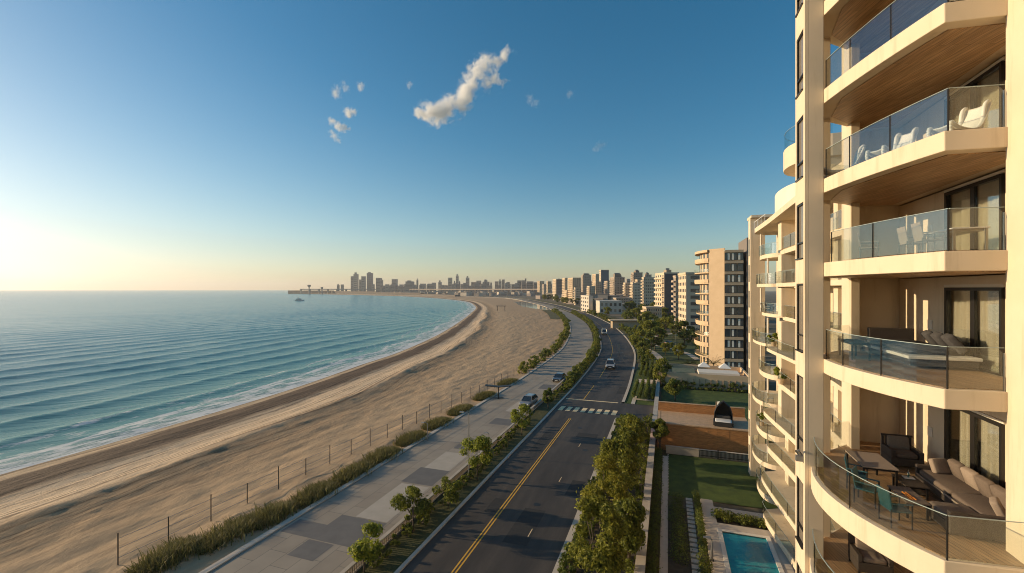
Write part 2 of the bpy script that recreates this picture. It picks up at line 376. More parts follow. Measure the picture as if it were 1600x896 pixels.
n3 = nd(N,'ShaderNodeTexNoise',Scale=.55,Detail=10,Roughness=.72); L.new(mp3.outputs[0], n3.inputs['Vector'])
r3 = ramp(N, [(.3,(.78,.76,.74)),(.5,(1,1,1)),(.7,(1.14,1.13,1.1))]); L.new(n3.outputs['Fac'], r3.inputs[0])
mu = nd(N,'ShaderNodeMix',data_type='RGBA',blend_type='MULTIPLY'); mu.inputs[0].default_value = 1; L.new(r1.outputs[0], mu.inputs[6]); L.new(r3.outputs[0], mu.inputs[7])
nt = nd(N,'ShaderNodeTexNoise',Scale=.02,Detail=2); L.new(g.outputs['Position'], nt.inputs['Vector'])
tm = nd(N,'ShaderNodeMath',operation='MULTIPLY_ADD'); L.new(nt.outputs['Fac'], tm.inputs[0]); tm.inputs[1].default_value = 14; L.new(at_.outputs['Fac'], tm.inputs[2])
cxyz = N.new('ShaderNodeCombineXYZ'); L.new(tm.outputs[0], cxyz.inputs[0])
nw = nd(N,'ShaderNodeTexNoise',Scale=1.1,Detail=4,Roughness=.7); L.new(cxyz.outputs[0], nw.inputs['Vector'])
rt = ramp(N, [(.42,(.50,.46,.43)),(.49,(1,1,1)),(.62,(1.12,1.10,1.08))]); L.new(nw.outputs['Fac'], rt.inputs[0])
fd = nd(N,'ShaderNodeMapRange'); fd.inputs[1].default_value = 22; fd.inputs[2].default_value = 32; fd.inputs[3].default_value = 1; fd.inputs[4].default_value = .16; L.new(at_.outputs['Fac'], fd.inputs[0])
mt = nd(N,'ShaderNodeMix',data_type='RGBA',blend_type='MULTIPLY'); L.new(fd.outputs[0], mt.inputs[0]); L.new(mu.outputs[2], mt.inputs[6]); L.new(rt.outputs[0], mt.inputs[7])
L.new(mt.outputs[2], b.inputs['Base Color']); b.inputs['Roughness'].default_value = .9; b.inputs['Specular IOR Level'].default_value = .25
n4 = nd(N,'ShaderNodeTexNoise',Scale=1.9,Detail=9,Roughness=.7); mp4 = nd(N,'ShaderNodeMapping'); mp4.inputs['Scale'].default_value = (1,.55,1); L.new(g.outputs['Position'], mp4.inputs['Vector']); L.new(mp4.outputs[0], n4.inputs['Vector'])
hm = nd(N,'ShaderNodeMath',operation='MULTIPLY'); L.new(nw.outputs['Fac'], hm.inputs[0]); L.new(fd.outputs[0], hm.inputs[1])
ha = nd(N,'ShaderNodeMath',operation='MULTIPLY_ADD'); L.new(hm.outputs[0], ha.inputs[0]); ha.inputs[1].default_value = .55; L.new(n4.outputs['Fac'], ha.inputs[2])
bp = nd(N,'ShaderNodeBump',Strength=.5,Distance=.34); L.new(ha.outputs[0], bp.inputs['Height']); L.new(bp.outputs[0], b.inputs['Normal'])
be = MB().grid(rows).build('beach', m, smooth=True); be['kind'] = 'structure'
a = be.data.attributes.new('shore_distance','FLOAT','POINT'); a.data.foreach_set('value', dd)

# ---- sea: swept seaward from the same waterline, real swell near the shore
SH2 = SHORE[40*1::2] + [SHORE[-1]*k for k in (1.15,1.4,1.8,2.5,3.8)]
SW = Vector((-.80,-.60))
VS = [i*1.3 for i in range(300)]
while VS[-1] < 6500: VS.append(VS[-1]+max(1.3,VS[-1]*.02))
VS = [-3.5,-1.5]+VS
PN = Vector((-.78,.62))                              # seaward normal of the swell fronts
rows = []; ofs = []; phs = []
def sea_z(ph, d, p):
    amp = .62*smooth01(1,16,d)*(1-smooth01(130,400,d))*(1-.5*smooth01(60,200,d))
    if amp <= 0: return 0
    s = (1-abs(math.sin(ph)))**1.7 - .32
    g = .62+.45*noise.noise(Vector((p.x*.018,p.y*.018,2)))+.3*noise.noise(Vector((p.x*.06,p.y*.05,2)))
    return amp*s*max(.12,g+.25)
TS = 0; SL = 0; prev_ = SH2[0]
for a in SH2:
    row = []; SL += (a-prev_).length; TS += (.10+.28*smooth01(120,420,SL))*(a-prev_).length*(1-smooth01(900,1500,SL)); prev_ = a
    for v in VS:
        p = a+SW*v
        t = SW; d = v*.8 if v > 0 else v
        f = d + TS
        wob = 5*noise.noise(Vector((p.x*.016,p.y*.010,0)))+.9*noise.noise(Vector((p.x*.09,p.y*.05,4)))
        ph = (f+wob)*PI/13.0
        row.append((p.x,p.y,ZW+.02+sea_z(ph,d,p))); ofs.append(d); phs.append(ph)
    rows.append(row)
m,N,L,b = newmat('sea water'); g = N.new('ShaderNodeNewGeometry')
ao = N.new('ShaderNodeAttribute'); ao.attribute_name = 'offshore'; ap = N.new('ShaderNodeAttribute'); ap.attribute_name = 'phase'
mp = nd(N,'ShaderNodeMapping'); mp.inputs['Rotation'].default_value = (0,0,R(38)); L.new(g.outputs['Position'], mp.inputs['Vector'])
mq = nd(N,'ShaderNodeMapping'); mq.inputs['Scale'].default_value = (1,.16,1); L.new(mp.outputs[0], mq.inputs['Vector'])
n1 = nd(N,'ShaderNodeTexNoise',Scale=.5,Detail=7,Roughness=.62); L.new(mq.outputs[0], n1.inputs['Vector'])
mr_ = nd(N,'ShaderNodeMapping'); mr_.inputs['Scale'].default_value = (1,.07,1); L.new(mp.outputs[0], mr_.inputs['Vector'])
n2 = nd(N,'ShaderNodeTexNoise',Scale=.075,Detail=5,Roughness=.55); L.new(mr_.outputs[0], n2.inputs['Vector'])
bp2 = nd(N,'ShaderNodeBump',Strength=.30,Distance=3.5); L.new(n2.outputs['Fac'], bp2.inputs['Height'])
bp = nd(N,'ShaderNodeBump',Strength=.42,Distance=.6); L.new(n1.outputs['Fac'], bp.inputs['Height']); L.new(bp2.outputs[0], bp.inputs['Normal']); L.new(bp.outputs[0], b.inputs['Normal'])
ml = nd(N,'ShaderNodeMath',operation='MULTIPLY'); L.new(ao.outputs['Fac'], ml.inputs[0]); ml.inputs[1].default_value = 1/120
rc = ramp(N, [(0,(.24,.26,.20)),(.06,(.115,.29,.24)),(.3,(.05,.23,.21)),(1,(.034,.19,.20))]); L.new(ml.outputs[0], rc.inputs[0])
# foam: broken lacework in the wash close to the sand, gathered along two breaking fronts
nf = nd(N,'ShaderNodeTexNoise',Scale=.75,Detail=9,Roughness=.72); mf = nd(N,'ShaderNodeMapping'); mf.inputs['Scale'].default_value = (1,.28,1); L.new(g.outputs['Position'], mf.inputs['Vector']); L.new(mf.outputs[0], nf.inputs['Vector'])
nl = nd(N,'ShaderNodeTexNoise',Scale=.035,Detail=4); L.new(g.outputs['Position'], nl.inputs['Vector'])
wd_ = nd(N,'ShaderNodeMath',operation='MULTIPLY_ADD'); L.new(nl.outputs['Fac'], wd_.inputs[0]); wd_.inputs[1].default_value = 12; L.new(ao.outputs['Fac'], wd_.inputs[2])
md = nd(N,'ShaderNodeMath',operation='MULTIPLY'); L.new(wd_.outputs[0], md.inputs[0]); md.inputs[1].default_value = 1/34
ra = ramp(N, [(0,(.33,)*3),(.17,(.31,)*3),(.21,(.37,)*3),(.30,(.49,)*3),(.37,(.43,)*3),(.385,(.35,)*3),(.43,(.54,)*3),(.56,(.56,)*3),(.60,(.45,)*3),(.64,(.60,)*3),(.8,(.62,)*3),(1,(.70,)*3)]); L.new(md.outputs[0], ra.inputs[0])
sb = nd(N,'ShaderNodeMath',operation='SUBTRACT'); L.new(nf.outputs['Fac'], sb.inputs[0]); L.new(ra.outputs[0], sb.inputs[1])
mg = nd(N,'ShaderNodeMath',operation='MULTIPLY',use_clamp=True); L.new(sb.outputs[0], mg.inputs[0]); mg.inputs[1].default_value = 9
mx = nd(N,'ShaderNodeMix',data_type='RGBA'); L.new(mg.outputs[0], mx.inputs[0]); L.new(rc.outputs[0], mx.inputs[6]); mx.inputs[7].default_value = (.74,.73,.70,1); L.new(mx.outputs[2], b.inputs['Base Color'])
b.inputs['IOR'].default_value = 1.33; b.inputs['Specular IOR Level'].default_value = .25; rr = nd(N,'ShaderNodeMapRange'); L.new(mg.outputs[0], rr.inputs[0]); rr.inputs[3].default_value = .2; rr.inputs[4].default_value = .8; L.new(rr.outputs[0], b.inputs['Roughness'])
se = MB().grid([r[::-1] for r in rows]).build('sea', m, smooth=True); se['kind'] = 'structure'
def rev(a): 
    n = len(VS); return [x for i in range(0,len(a),n) for x in a[i:i+n][::-1]]
for nm,dat in (('offshore',rev(ofs)),('phase',rev(phs))):
    a = se.data.attributes.new(nm,'FLOAT','POINT'); a.data.foreach_set('value', dat)

# ---- carriageway, promenade, verge, kerbs
strip('road', -19.6, -8.2, .02, M['asphalt'])
strip('promenade', -33.4, -23.1, .15, M['promenade'], h=.3)
strip('promenade_kerb', -34.0, -33.41, .24, M['kerb'], h=.5)
strip('median_verge', -22.6, -19.95, .10, M['verge'], h=.1)
strip('road_kerb', -19.94, -19.6, .145, M['kerb'], h=.2)
i80, i88 = idx(77.5), idx(88.5)
strip('road_kerb', -8.4, -7.86, .145, M['kerb'], i0=0, i1=i80+1, h=.2)
strip('road_kerb', -8.4, -7.86, .145, M['kerb'], i0=i88, h=.2)
strip('planting_bed', -7.85, -2.4, .06, M['soil'], i0=0, i1=i80+1)
strip('roadside_verge', -7.85, 6, .05, M['verge'], i0=idx(139))
mb = MB(); mb.grid([[(-8.3,77.6,.03),(-2.3,77.6,.03)],[(-8.3,88.4,.03),(-2.3,88.4,.03)]]); mb.build('side_street', M['asphalt'])['kind'] = 'structure'
# painted lines (sheets over the asphalt)
def paintline(name, o, wd, Y0, Y1, m, z=.028):
    i0,i1 = idx(Y0),idx(Y1); return strip(name, o-wd/2, o+wd/2, z, m, i0, i1+1)
paintline('centre_line', -15.8, .13, -120, 76, M['yellow']); paintline('centre_line', -15.5, .13, -120, 76, M['yellow'])
paintline('centre_line', -15.8, .13, 90, 104, M['yellow']); paintline('centre_line', -15.65, .14, 112, 330, M['yellow'])
for Y in range(14,64,12):
    if 72 < Y < 92: continue
    mb = MB(); a,_ = along(Y,-11.7); c,_ = along(Y+1.4,-11.7); mb.band([a,c],.07,.024,.03); mb.build('lane_dash', M['white_line'])['kind'] = 'structure'
for k in range(8):
    x = -18.9+k*1.36; mb = MB(); mb.grid([[(x,79.6,.032),(x+.82,79.6,.032)],[(x+.1,82.6,.032),(x+.92,82.6,.032)]]); mb.build('crossing_stripe', M['white_line'] if k not in (2,5) else M['white_line'])['kind'] = 'structure'
mb = MB(); mb.grid([[(-19.2,88.2,.030),(-9,88.2,.030)],[(-19.2,88.7,.030),(-9,88.7,.030)]]); mb.build('stop_line', M['white_line'])['kind'] = 'structure'
# darker and paler flat panels laid just above the promenade surface
for k,(pts,mm) in enumerate([([(440,796),(499,828),(545,858),(483,838)],'dark_panel'),([(484,838),(549,797),(606,830),(541,858)],'dark_panel'),([(625,750),(668,726),(698,742),(671,762)],'dark_panel'),([(760,660),(784,651),(807,660),(790,667)],'dark_panel'),
      ([(705,700),(730,687),(742,690),(722,703)],'dark_panel'),([(447,865),(487,843),(545,858),(462,873)],'dark_panel'),([(557,810),(628,752),(668,765),(606,815)],'pale_slab'),([(664,728),(700,706),(740,712),(690,738)],'pale_slab'),([(840,606),(852,600),(880,604),(868,611)],'dark_panel'),([(790,640),(815,626),(838,632),(812,648)],'pale_slab')]):
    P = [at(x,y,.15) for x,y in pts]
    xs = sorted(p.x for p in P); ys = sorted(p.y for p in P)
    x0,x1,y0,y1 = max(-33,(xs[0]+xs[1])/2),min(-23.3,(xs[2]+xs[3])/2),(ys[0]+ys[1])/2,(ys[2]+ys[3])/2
    mb = MB(); z = .1545+.0005*k; mb.grid([[(x0,y0,z),(x1,y0,z)],[(x0,y1,z),(x1,y1,z)]]); mb.build('promenade_panel', M[mm])['kind'] = 'structure'
# lagoon beside the far promenade, crossed by the promenade edge
mb = MB(); lag = [along(Y,-35.2)[0] for Y in (470,520,580,640,700,760)]+[along(Y,-58)[0] for Y in (750,690)]+[along(Y,-62)[0] for Y in (620,560)]+[along(490,-48)[0]]
mb.add([(p.x,p.y,.06) for p in lag],[tuple(range(len(lag)))]); m = pm('lagoon water',(.06,.08,.085),rough=.06,bump=.15,bscale=.8,coord='Position',spec=.8); mb.build('lagoon', m, fix=True)['kind'] = 'structure'

# asphalt repairs and manhole covers in the carriageway
M['patch'] = pm('newer asphalt',(.020,.019,.019),(.028,.027,.026),4,.8,.2,40,coord='Position')
for k,(x,y,w_,l_) in enumerate([(-13.6,36.5,2.2,6.5),(-10.4,47,1.6,4.0),(-17.8,58,1.5,9),(-12.9,66,3,2.2),(-17.2,41,1.2,3),(-10.2,96,2.2,7),(-14.2,112,2,9)]):
    MB().grid([[(x,y,.0245+.0002*k),(x+w_,y+.1,.0245+.0002*k)],[(x+.1,y+l_,.0245+.0002*k),(x+w_,y+l_,.0245+.0002*k)]]).build('road_patch',M['patch'])['kind'] = 'structure'
for x,y in ((-12.6,44),(-17.6,52),(-10.6,61),(-13.1,70.5),(-12.2,100)):
    MB().prism([(x+.36*math.cos(a*PI/8),y+.36*math.sin(a*PI/8)) for a in range(16)],.0265,.030).build('manhole_cover',M['post'])['kind'] = 'structure'
strip('dune_verge', -45, -34.05, .34, M['verge'], idx(330), idx(470))

# ------------------------------------------------------------------ the near apartment block on the right
zr = lambda d: CAMH+d
LV = [zr(13.4), zr(10.3), zr(7.15), zr(3.95), zr(.95), zr(-2.5), zr(-6.4), zr(-9.7), zr(-12.9)]
BULGE = [0,.02,.10,.12,.10,.38,1.0,1.05,1.0]
CORN = [(6.53,14.1)]*6+[(6.16,13.3),(6.1,13.2),(6.2,13.5)]
START = [(5.28,18.85)]*6+[(5.28,19.95)]*3
nb = thing('apartment_building','cream apartment block filling the right edge, with glass railed angled balconies and wooden ceilings','building',(7,18,0))
def bez(a,c,q,n=10):
    out=[]
    for i in range(n+1):
        t=i/n; out.append(((1-t)**2*a[0]+2*t*(1-t)*q[0]+t*t*c[0],(1-t)**2*a[1]+2*t*(1-t)*q[1]+t*t*c[1]))
    return out
def inset(poly, d):
    """shrink a convex-ish plan outline by d"""
    n=len(poly); a=sum(poly[i][0]*poly[(i+1)%n][1]-poly[(i+1)%n][0]*poly[i][1] for i in range(n)); s=1 if a>0 else -1
    out=[]
    for i in range(n):
        p0,p1,p2=Vector(poly[i-1]),Vector(poly[i]),Vector(poly[(i+1)%n])
        t1=(p1-p0).normalized(); t2=(p2-p1).normalized(); n1=Vector((-t1.y,t1.x))*s; n2=Vector((-t2.y,t2.x))*s
        m=(n1+n2); l=m.length
        if l<.2: out.append(tuple(p1+n1*d)); continue
        m/=l; out.append(tuple(p1+m*min(d/max(.35,m.dot(n1)),d*2.2)))
    return out
# pier with slot windows: posts and spandrels round real recesses
ZT = 36.5
mb = MB()
mb.box(4.81,5.28,18.8,20.05,0,ZT)
mb.box(4.69,4.809,18.8,18.98,0,ZT); mb.box(4.69,4.809,19.92,20.05,0,ZT)
prev = 0
for z in sorted(LV)+[ZT]:
    lo = z-.95 if z < ZT else z; 
    mb.box(4.69,4.809,18.981,19.919,prev,min(z+.05,ZT)) if prev==0 else mb.box(4.69,4.809,18.981,19.919,prev-.75,min(prev+.15,ZT))
    prev = z
mb.build('pier', M['stucco'], nb, bevel=.015)
for z in sorted(LV)[:-1]:
    top = [q for q in sorted(LV)+[ZT] if q > z][0]-.76
    fr = MB(); 
    fr.box(4.72,4.805,18.983,19.03,z+.16,top); fr.box(4.72,4.805,19.87,19.917,z+.16,top); fr.box(4.72,4.805,19.031,19.869,top-.05,top); fr.box(4.70,4.805,19.031,19.869,z+.75,z+.80); fr.box(4.64,4.805,19.0,19.9,z+.153,z+.2)
    f = fr.build('slot_window', M['dark_metal'], nb)
    MB().box(4.775,4.79,19.031,19.869,z+.21,top-.06).build('pane', M['slotglass'], f)
MB().box(7.8,8.75,10.5,14.3,0,ZT).build('pier', M['stucco'], nb, bevel=.02)
MB().box(5.285,6.0,20.55,20.95,0,ZT).build('pier', M['stucco'], nb, bevel=.015)
MB().box(6.93,7.22,21.35,21.85,0,ZT).build('column', M['stucco'], nb, bevel=.012)
# body behind the balconies
mb = MB(); mb.box(7.12,7.39,22.0,22.749,0,ZT-3); mb.box(7.12,16,22.75,23.0,0,ZT-3); mb.box(15.7,16,10.5,22.749,0,ZT-3); mb.box(9.35,15.699,10.5,10.7,0,ZT-3)
mb.build('wall', M['stucco'], nb)
for k,z in enumerate(LV):
    top = LV[k-1]-(.54 if k<7 else .70) if k else ZT-3
    DT = min(z+2.55, top-.12)
    mb = MB(); mb.box(9.05,9.34,19.4,22.749,z+.001,top); mb.box(9.05,9.34,10.7,16.6,z+.001,top); mb.box(9.05,9.34,16.601,19.399,DT,top)
    mb.build('wall', M['stucco'], nb)
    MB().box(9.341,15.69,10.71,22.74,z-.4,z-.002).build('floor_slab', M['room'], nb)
    a,c = START[k],CORN[k]; mid=((a[0]+c[0])/2,(a[1]+c[1])/2); t=Vector((c[0]-a[0],c[1]-a[1])).normalized(); q=(mid[0]+t.y*BULGE[k]*2,mid[1]-t.x*BULGE[k]*2)
    front = bez(a,c,q,14)
    D = (7.799,c[1]+.12)
    poly = front+[D,(7.799,14.305),(9.049,14.305),(9.049,22.74),(7.4,22.74),(7.1,21.99),(6.0,20.955),(5.29,20.955),(5.29,20.06)] if a[1]<19 else front+[D,(7.799,14.305),(9.049,14.305),(9.049,22.74),(7.4,22.74),(7.1,21.99),(6.0,20.955),(5.29,20.955),(5.29,20.2)]
    th = .5 if k<6 else .66
    sl = MB().prism(poly, z-th, z).build('balcony_slab', M['stucco'], nb, bevel=.02)
    ins = front[1:]+[D,(9.04,14.32),(9.04,22.7),(7.4,22.7),(5.6,20.5)]
    pi = inset(ins,.38)
    MB().prism(pi, z-th-.02, z-th-.003).build('soffit', M['wood_soffit'], sl)
    MB().prism(inset(ins,.16), z+.003, z+.022).build('deck', M['wood_deck'], sl)
    # glass railing
    rl = offset(front, -.09); D2=(7.79,D[1]+.10)
    c2 = Vector(rl[-1]); 
    r = MB(); ed=MB()
    segs = [(0,4),(4,9),(9,14)] if k!=4 else [(1,7),(7,14)]
    H = 1.05
    rail = None
    cap = MB(); cap.band(rl if k!=4 else rl[1:], .03, z+H+.001, z+H+.016); cap.band([tuple(c2+Vector((.02,-.012))),D2], .03, z+H+.001, z+H+.016)
    rail = cap.build('railing', M['edge'], nb)
    for (i,j) in segs:
        L = [Vector(p) for p in rl[i:j+1]]; d0=(L[1]-L[0]).normalized(); d1=(L[-1]-L[-2]).normalized(); L[0]=L[0]+d0*.012; L[-1]=L[-1]-d1*.012
        MB().band([tuple(p) for p in L], .016, z+.03, z+H).build('glass_panel', M['glass'], rail)
        p = Vector(rl[i]); pm_ = MB().box(p.x-.012,p.x+.012,p.y-.012,p.y+.012,z,z+H-.003); pm_.build('post', M['dark_metal'], rail)
    pm_ = MB().box(c2.x-.016,c2.x+.016,c2.y-.016,c2.y+.016,z,z+H-.003); pm_.build('post', M['dark_metal'], rail)
    # facet panel with a rounded top corner next to the pier
    p0=Vector((c2.x+.03,c2.y)); p1=Vector(D2); u=(p1-p0).normalized(); Ln=(p1-p0).length
    prof=[(0,.03),(Ln-.02,.03)]+[(Ln-.02-.2*(1-math.cos(s)),H-.2+.2*math.sin(s)) for s in [0,.4,.8,1.2,1.57]]+[(0,H)]
    nrm=Vector((u.y,-u.x))*.008
    vs=[(p0.x+u.x*x+nrm.x*s,p0.y+u.y*x+nrm.y*s,z+y) for s in (1,-1) for x,y in prof]; n=len(prof)
    MB().add(vs,[tuple(range(n)),tuple(range(n,2*n))[::-1]]+[(i,i+n,(i+1)%n+n,(i+1)%n) for i in range(n)]).build('glass_panel', M['glass'], rail, fix=True)
    MB().box(p1.x-.012,p1.x+.012,p1.y-.02,p1.y+.02,z,z+H-.12).build('post', M['steel'], rail)
    # side rail at the open corner
    MB().band([(6.02,21.0),(6.92,21.6)], .016, z+.03, z+H).build('glass_panel', M['glass'], rail)
    # sliding door
    x=9.03; w=.07
    mb=MB(); mb.box(x-.06,x+.06,16.602,16.70,z+.024,DT-.001); mb.box(x-.06,x+.06,19.28,19.398,z+.024,DT-.001); mb.box(x-.06,x+.06,16.701,19.279,DT-.10,DT-.001); mb.box(x-.06,x+.06,16.701,19.279,z+.024,z+.075)
    mb.box(x-.03,x+.05,17.86,18.06,z+.076,DT-.101)
    dr=mb.build('sliding_door', M['dark_metal'], nb)
    for y0,y1 in ((16.702,17.859),(18.061,19.279)): MB().box(x+.005,x+.02,y0,y1,z+.076,DT-.101).build('pane', M['pane'], dr)
    for y0,y1 in ((16.65,17.85),(18.05 if k%2 else 18.3,19.2 if k!=6 else 18.9)):
        rows=[]
        nn=60
        for j in range(nn+1):
            yy=y0+(y1-y0)*j/nn; xx=x+.15+.055*math.sin(j*.95+k)+.025*math.sin(j*.37+2*k); rows.append([(xx,yy,z+.05),(xx+.015*math.sin(j*.5),yy,z+1.2),(xx,yy,DT+.05)])
        MB().grid(rows).build('curtain', M['curtain'], dr, smooth=True)
    MB().box(8.99,9.049,16.55,19.45,DT+.02,DT+.10).build('door_hood', M['stucco_white'], nb)
    if k>=4: MB().box(9.02,9.048,20.25,20.55,z+1.05,z+1.38).build('wall_panel', M['stucco_white'], nb)
mb=MB(); mb.box(4.45,4.69,18.9,19.05,zr(-6.3),zr(-6.1)); mb.tube([(4.6,18.97,zr(-6.1)),(4.5,18.9,zr(-5.9)),(4.5,18.75,zr(-5.85))],.035)
mb.build('wall_lamp', M['galv'], nb)
mb=MB(); mb.box(7.13,7.3,22.02,22.74,ZT-3,ZT-2.98); 

# ---- furniture on the balconies (each its own thing)
def cushion(mb,c,size,rz=0,rx=0,ry=0):
    a,b_,h=size; Mx=Matrix.Translation(c)@Matrix.Rotation(rz,4,'Z')@Matrix.Rotation(ry,4,'Y')@Matrix.Rotation(rx,4,'X')
    rings=[]
    for zf,k in ((-1,.93),(-.6,1),(.45,1.0),(.85,.96),(1,.86)):
        ring=[]
        for s in range(20):
            t=2*PI*s/20; cx=math.copysign(abs(math.cos(t))**.22,math.cos(t)); sy=math.copysign(abs(math.sin(t))**.22,math.sin(t))
            ring.append(Mx@Vector((cx*a/2*k,sy*b_/2*k,zf*h/2)))
        rings.append(ring)
    return mb.loft(rings)
Z5=LV[6]+.022
# L-shaped sofa along the door
s=thing('sofa','long dark wicker corner sofa with taupe cushions along the lowest balcony door','sofa',(8.3,16.2,Z5))
mb=MB(); mb.box(7.75,8.70,14.7,18.3,Z5+.08,Z5+.34); mb.box(8.70,8.88,14.7,18.3,Z5+.08,Z5+.72); mb.box(7.75,8.699,18.301,18.42,Z5+.08,Z5+.60); mb.box(6.85,7.749,14.7,15.62,Z5+.08,Z5+.34); mb.box(6.85,8.699,14.55,14.699,Z5+.08,Z5+.66)
mb.build('frame',M['rattan'],s,bevel=.02)
mb=MB(); mb.box(7.72,7.749,15.64,18.3,Z5+.30,Z5+.345); mb.build('trim',M['cushion_pale'],s)
for (cx,cy_,sx,sy_) in ((8.2,17.4,.92,1.7),(8.2,15.62,.92,1.78),(7.28,15.17,.86,.9)): cushion(MB(),(cx,cy_,Z5+.42),(sx,sy_,.17)).build('seat_cushion',M['cushion'],s,smooth=True)
for i in range(5): cushion(MB(),(8.56,15.05+.66*i,Z5+.72),(.62,.62,.20),rz=PI/2,rx=R(72)).build('back_cushion',M['cushion' if i%3 else 'cushion_pale'],s,smooth=True)
for (cx,cy_,rz) in ((8.25,18.08,.3),(8.1,15.1,1.1)): cushion(MB(),(cx,cy_,Z5+.70),(.5,.46,.17),rz=rz,rx=R(66)).build('throw_pillow',M['cushion_pale'],s,smooth=True)
for x,y in ((7.8,14.75),(8.8,14.75),(7.8,18.3),(8.8,18.3),(6.92,14.75),(6.92,15.55)): MB().box(x-.03,x+.03,y-.03,y+.03,Z5,Z5+.08).build('leg',M['dark_metal'],s)
s=thing('armchair','square dark wicker armchair with a striped back beside the wall of the lowest balcony','armchair',(8.0,20.1,Z5))
mb=MB(); mb.box(7.55,8.5,19.55,20.45,Z5+.1,Z5+.36); mb.box(7.55,7.68,19.55,20.45,Z5+.361,Z5+.62); mb.box(8.38,8.5,19.55,20.45,Z5+.361,Z5+.62); mb.build('frame',M['rattan'],s,bevel=.015)
for i in range(8): MB().box(7.56+i*.118,7.62+i*.118,20.32,20.44,Z5+.62,Z5+.92).build('back_slat',M['rattan'],s)
MB().box(7.55,8.5,20.36,20.43,Z5+.921,Z5+.98).build('back_rail',M['rattan'],s)
cushion(MB(),(8.03,19.98,Z5+.44),(.68,.8,.16)).build('seat_cushion',M['cushion'],s,smooth=True); cushion(MB(),(8.03,20.28,Z5+.70),(.66,.5,.14),rx=R(78)).build('back_cushion',M['cushion_pale'],s,smooth=True)
for x in (7.6,8.45):
    for y in (19.6,20.4): MB().box(x-.03,x+.03,y-.03,y+.03,Z5,Z5+.1).build('leg',M['dark_metal'],s)
def table(name,label,c,size,h,topm,legm,thick=.04,shelf=False,rz=0):
    s=thing(name,label,'table',(c[0],c[1],c[2]),rz); a,b_=size[0]/2,size[1]/2
    def bx(*q): 
        m_=MB(); m_.box(*q); return m_
    o=[]
    def put(n_,m_,mt,bv=0):
        ob=m_.build(n_,mt,None,bevel=bv); ob.parent=s; return ob
    put('tabletop',bx(-a,a,-b_,b_,h-thick,h),topm,.006)
    for x in (-a+.05,a-.05):
        for y in (-b_+.05,b_-.05): put('leg',bx(x-.025,x+.025,y-.025,y+.025,0,h-thick-.001),legm)
    put('apron',bx(-a+.08,a-.08,-b_+.08,b_-.08,h-thick-.07,h-thick-.001),legm)
    if shelf: put('shelf',bx(-a+.06,a-.06,-b_+.06,b_-.06,.12,.15),legm)
    return s
table('dining_table','tall glass topped outdoor table by the railing of the lowest balcony',(6.35,17.9,Z5),(.95,1.5),.74,M['cushion_pale'],M['dark_metal'])
table('coffee_table','low dark coffee table with a pale top in front of the wicker sofa',(7.15,17.3,Z5),(.6,.95),.40,M['rattan'],M['dark_metal'],shelf=True)
table('bench_table','long low table with a pale strip top and an orange cloth on it',(6.55,15.95,Z5),(.55,1.15),.46,M['cushion'],M['dark_metal'])
def deckchair(label,loc,rz,m1,group):
    s=thing('garden_chair',label,'chair',loc,rz,group)
    def put(n_,m_,mt,bv=0,sm=False):
        ob=m_.build(n_,mt,None,bevel=bv,smooth=sm); ob.parent=s
    put('seat',MB().box(-.26,.26,-.26,.26,.42,.46),m1,.01)
    put('backrest',MB().obox((0,.27,.70),(.52,.035,.52),rx=R(-10)),m1,.01)
    for x in (-.25,.25):
        put('leg',MB().tube([(x,-.24,0),(x,-.24,.63)],.018),M['dark_metal']); put('leg',MB().tube([(x,.26,0),(x,.26,.5)],.018),M['dark_metal'])
        put('armrest',MB().box(x-.03,x+.03,-.26,.28,.63,.66),m1,.008)
    return s
teal=pm('teal woven seat',(.03,.10,.12),rough=.5)
deckchair('teal chair at the far end of the railing on the lowest balcony',(5.75,17.2,Z5),R(70),teal,'teal chairs along the railing')
deckchair('teal chair at the middle of the railing on the lowest balcony',(5.62,16.1,Z5),R(60),teal,'teal chairs along the railing')
deckchair('teal chair nearest the glass corner on the lowest balcony',(5.85,14.9,Z5),R(100),teal,'teal chairs along the railing')
mb=MB(); mb.grid([[(6.42+.02*i,15.55+.13*j,Z5+.468+.02*math.sin(i*1.7+j)) for i in range(9)] for j in range(5)]); tag(mb.build('cloth',M['orange'],smooth=True),'crumpled orange cloth lying on the long low balcony table','cloth')
t=thing('tray','small white tray with a bottle on the dark coffee table','tray',(7.2,17.5,Z5+.4)); 
ob=MB().box(-.14,.14,-.1,.1,.002,.03).build('dish',M['white_paint'],None,bevel=.01); ob.parent=t
ob=MB().tube([(0,0,.031),(0,0,.16),(0,0,.2),(0,0,.26)],[.035,.035,.014,.012],10).build('bottle',M['glass_tint'],None); ob.parent=t
# lounge platform one floor up
Z4=LV[5]+.022
s=thing('daybed','white edged low platform daybed with charcoal mattress behind the glass of the middle balcony','daybed',(7.9,19,Z4))
mb=MB(); mb.box(7.15,8.85,17.3,21.0,Z4+.08,Z4+.30); mb.build('base',M['rattan'],s,bevel=.02)
mb=MB(); mb.box(7.09,8.9,17.24,21.06,Z4+.301,Z4+.40); mb.build('platform_edge',M['white_paint'],s,bevel=.015)
cushion(MB(),(8.0,19.3,Z4+.48),(1.6,3.3,.2)).build('mattress',M['cushion_grey'],s,smooth=True)
for i in range(3): cushion(MB(),(8.45,17.75+.6*i,Z4+.78),(.62,.62,.22),rz=R(80),rx=R(55)).build('pillow',M['cushion_grey'],s,smooth=True)
mb=MB(); mb.box(7.3,8.7,20.7,20.9,Z4+.401,Z4+1.0); mb.build('headboard',M['rattan'],s,bevel=.02)
s=table('side_table','slim dark side table at the left end of the middle balcony',(6.35,19.3,Z4),(.6,1.3),.62,M['black'],M['dark_metal'])
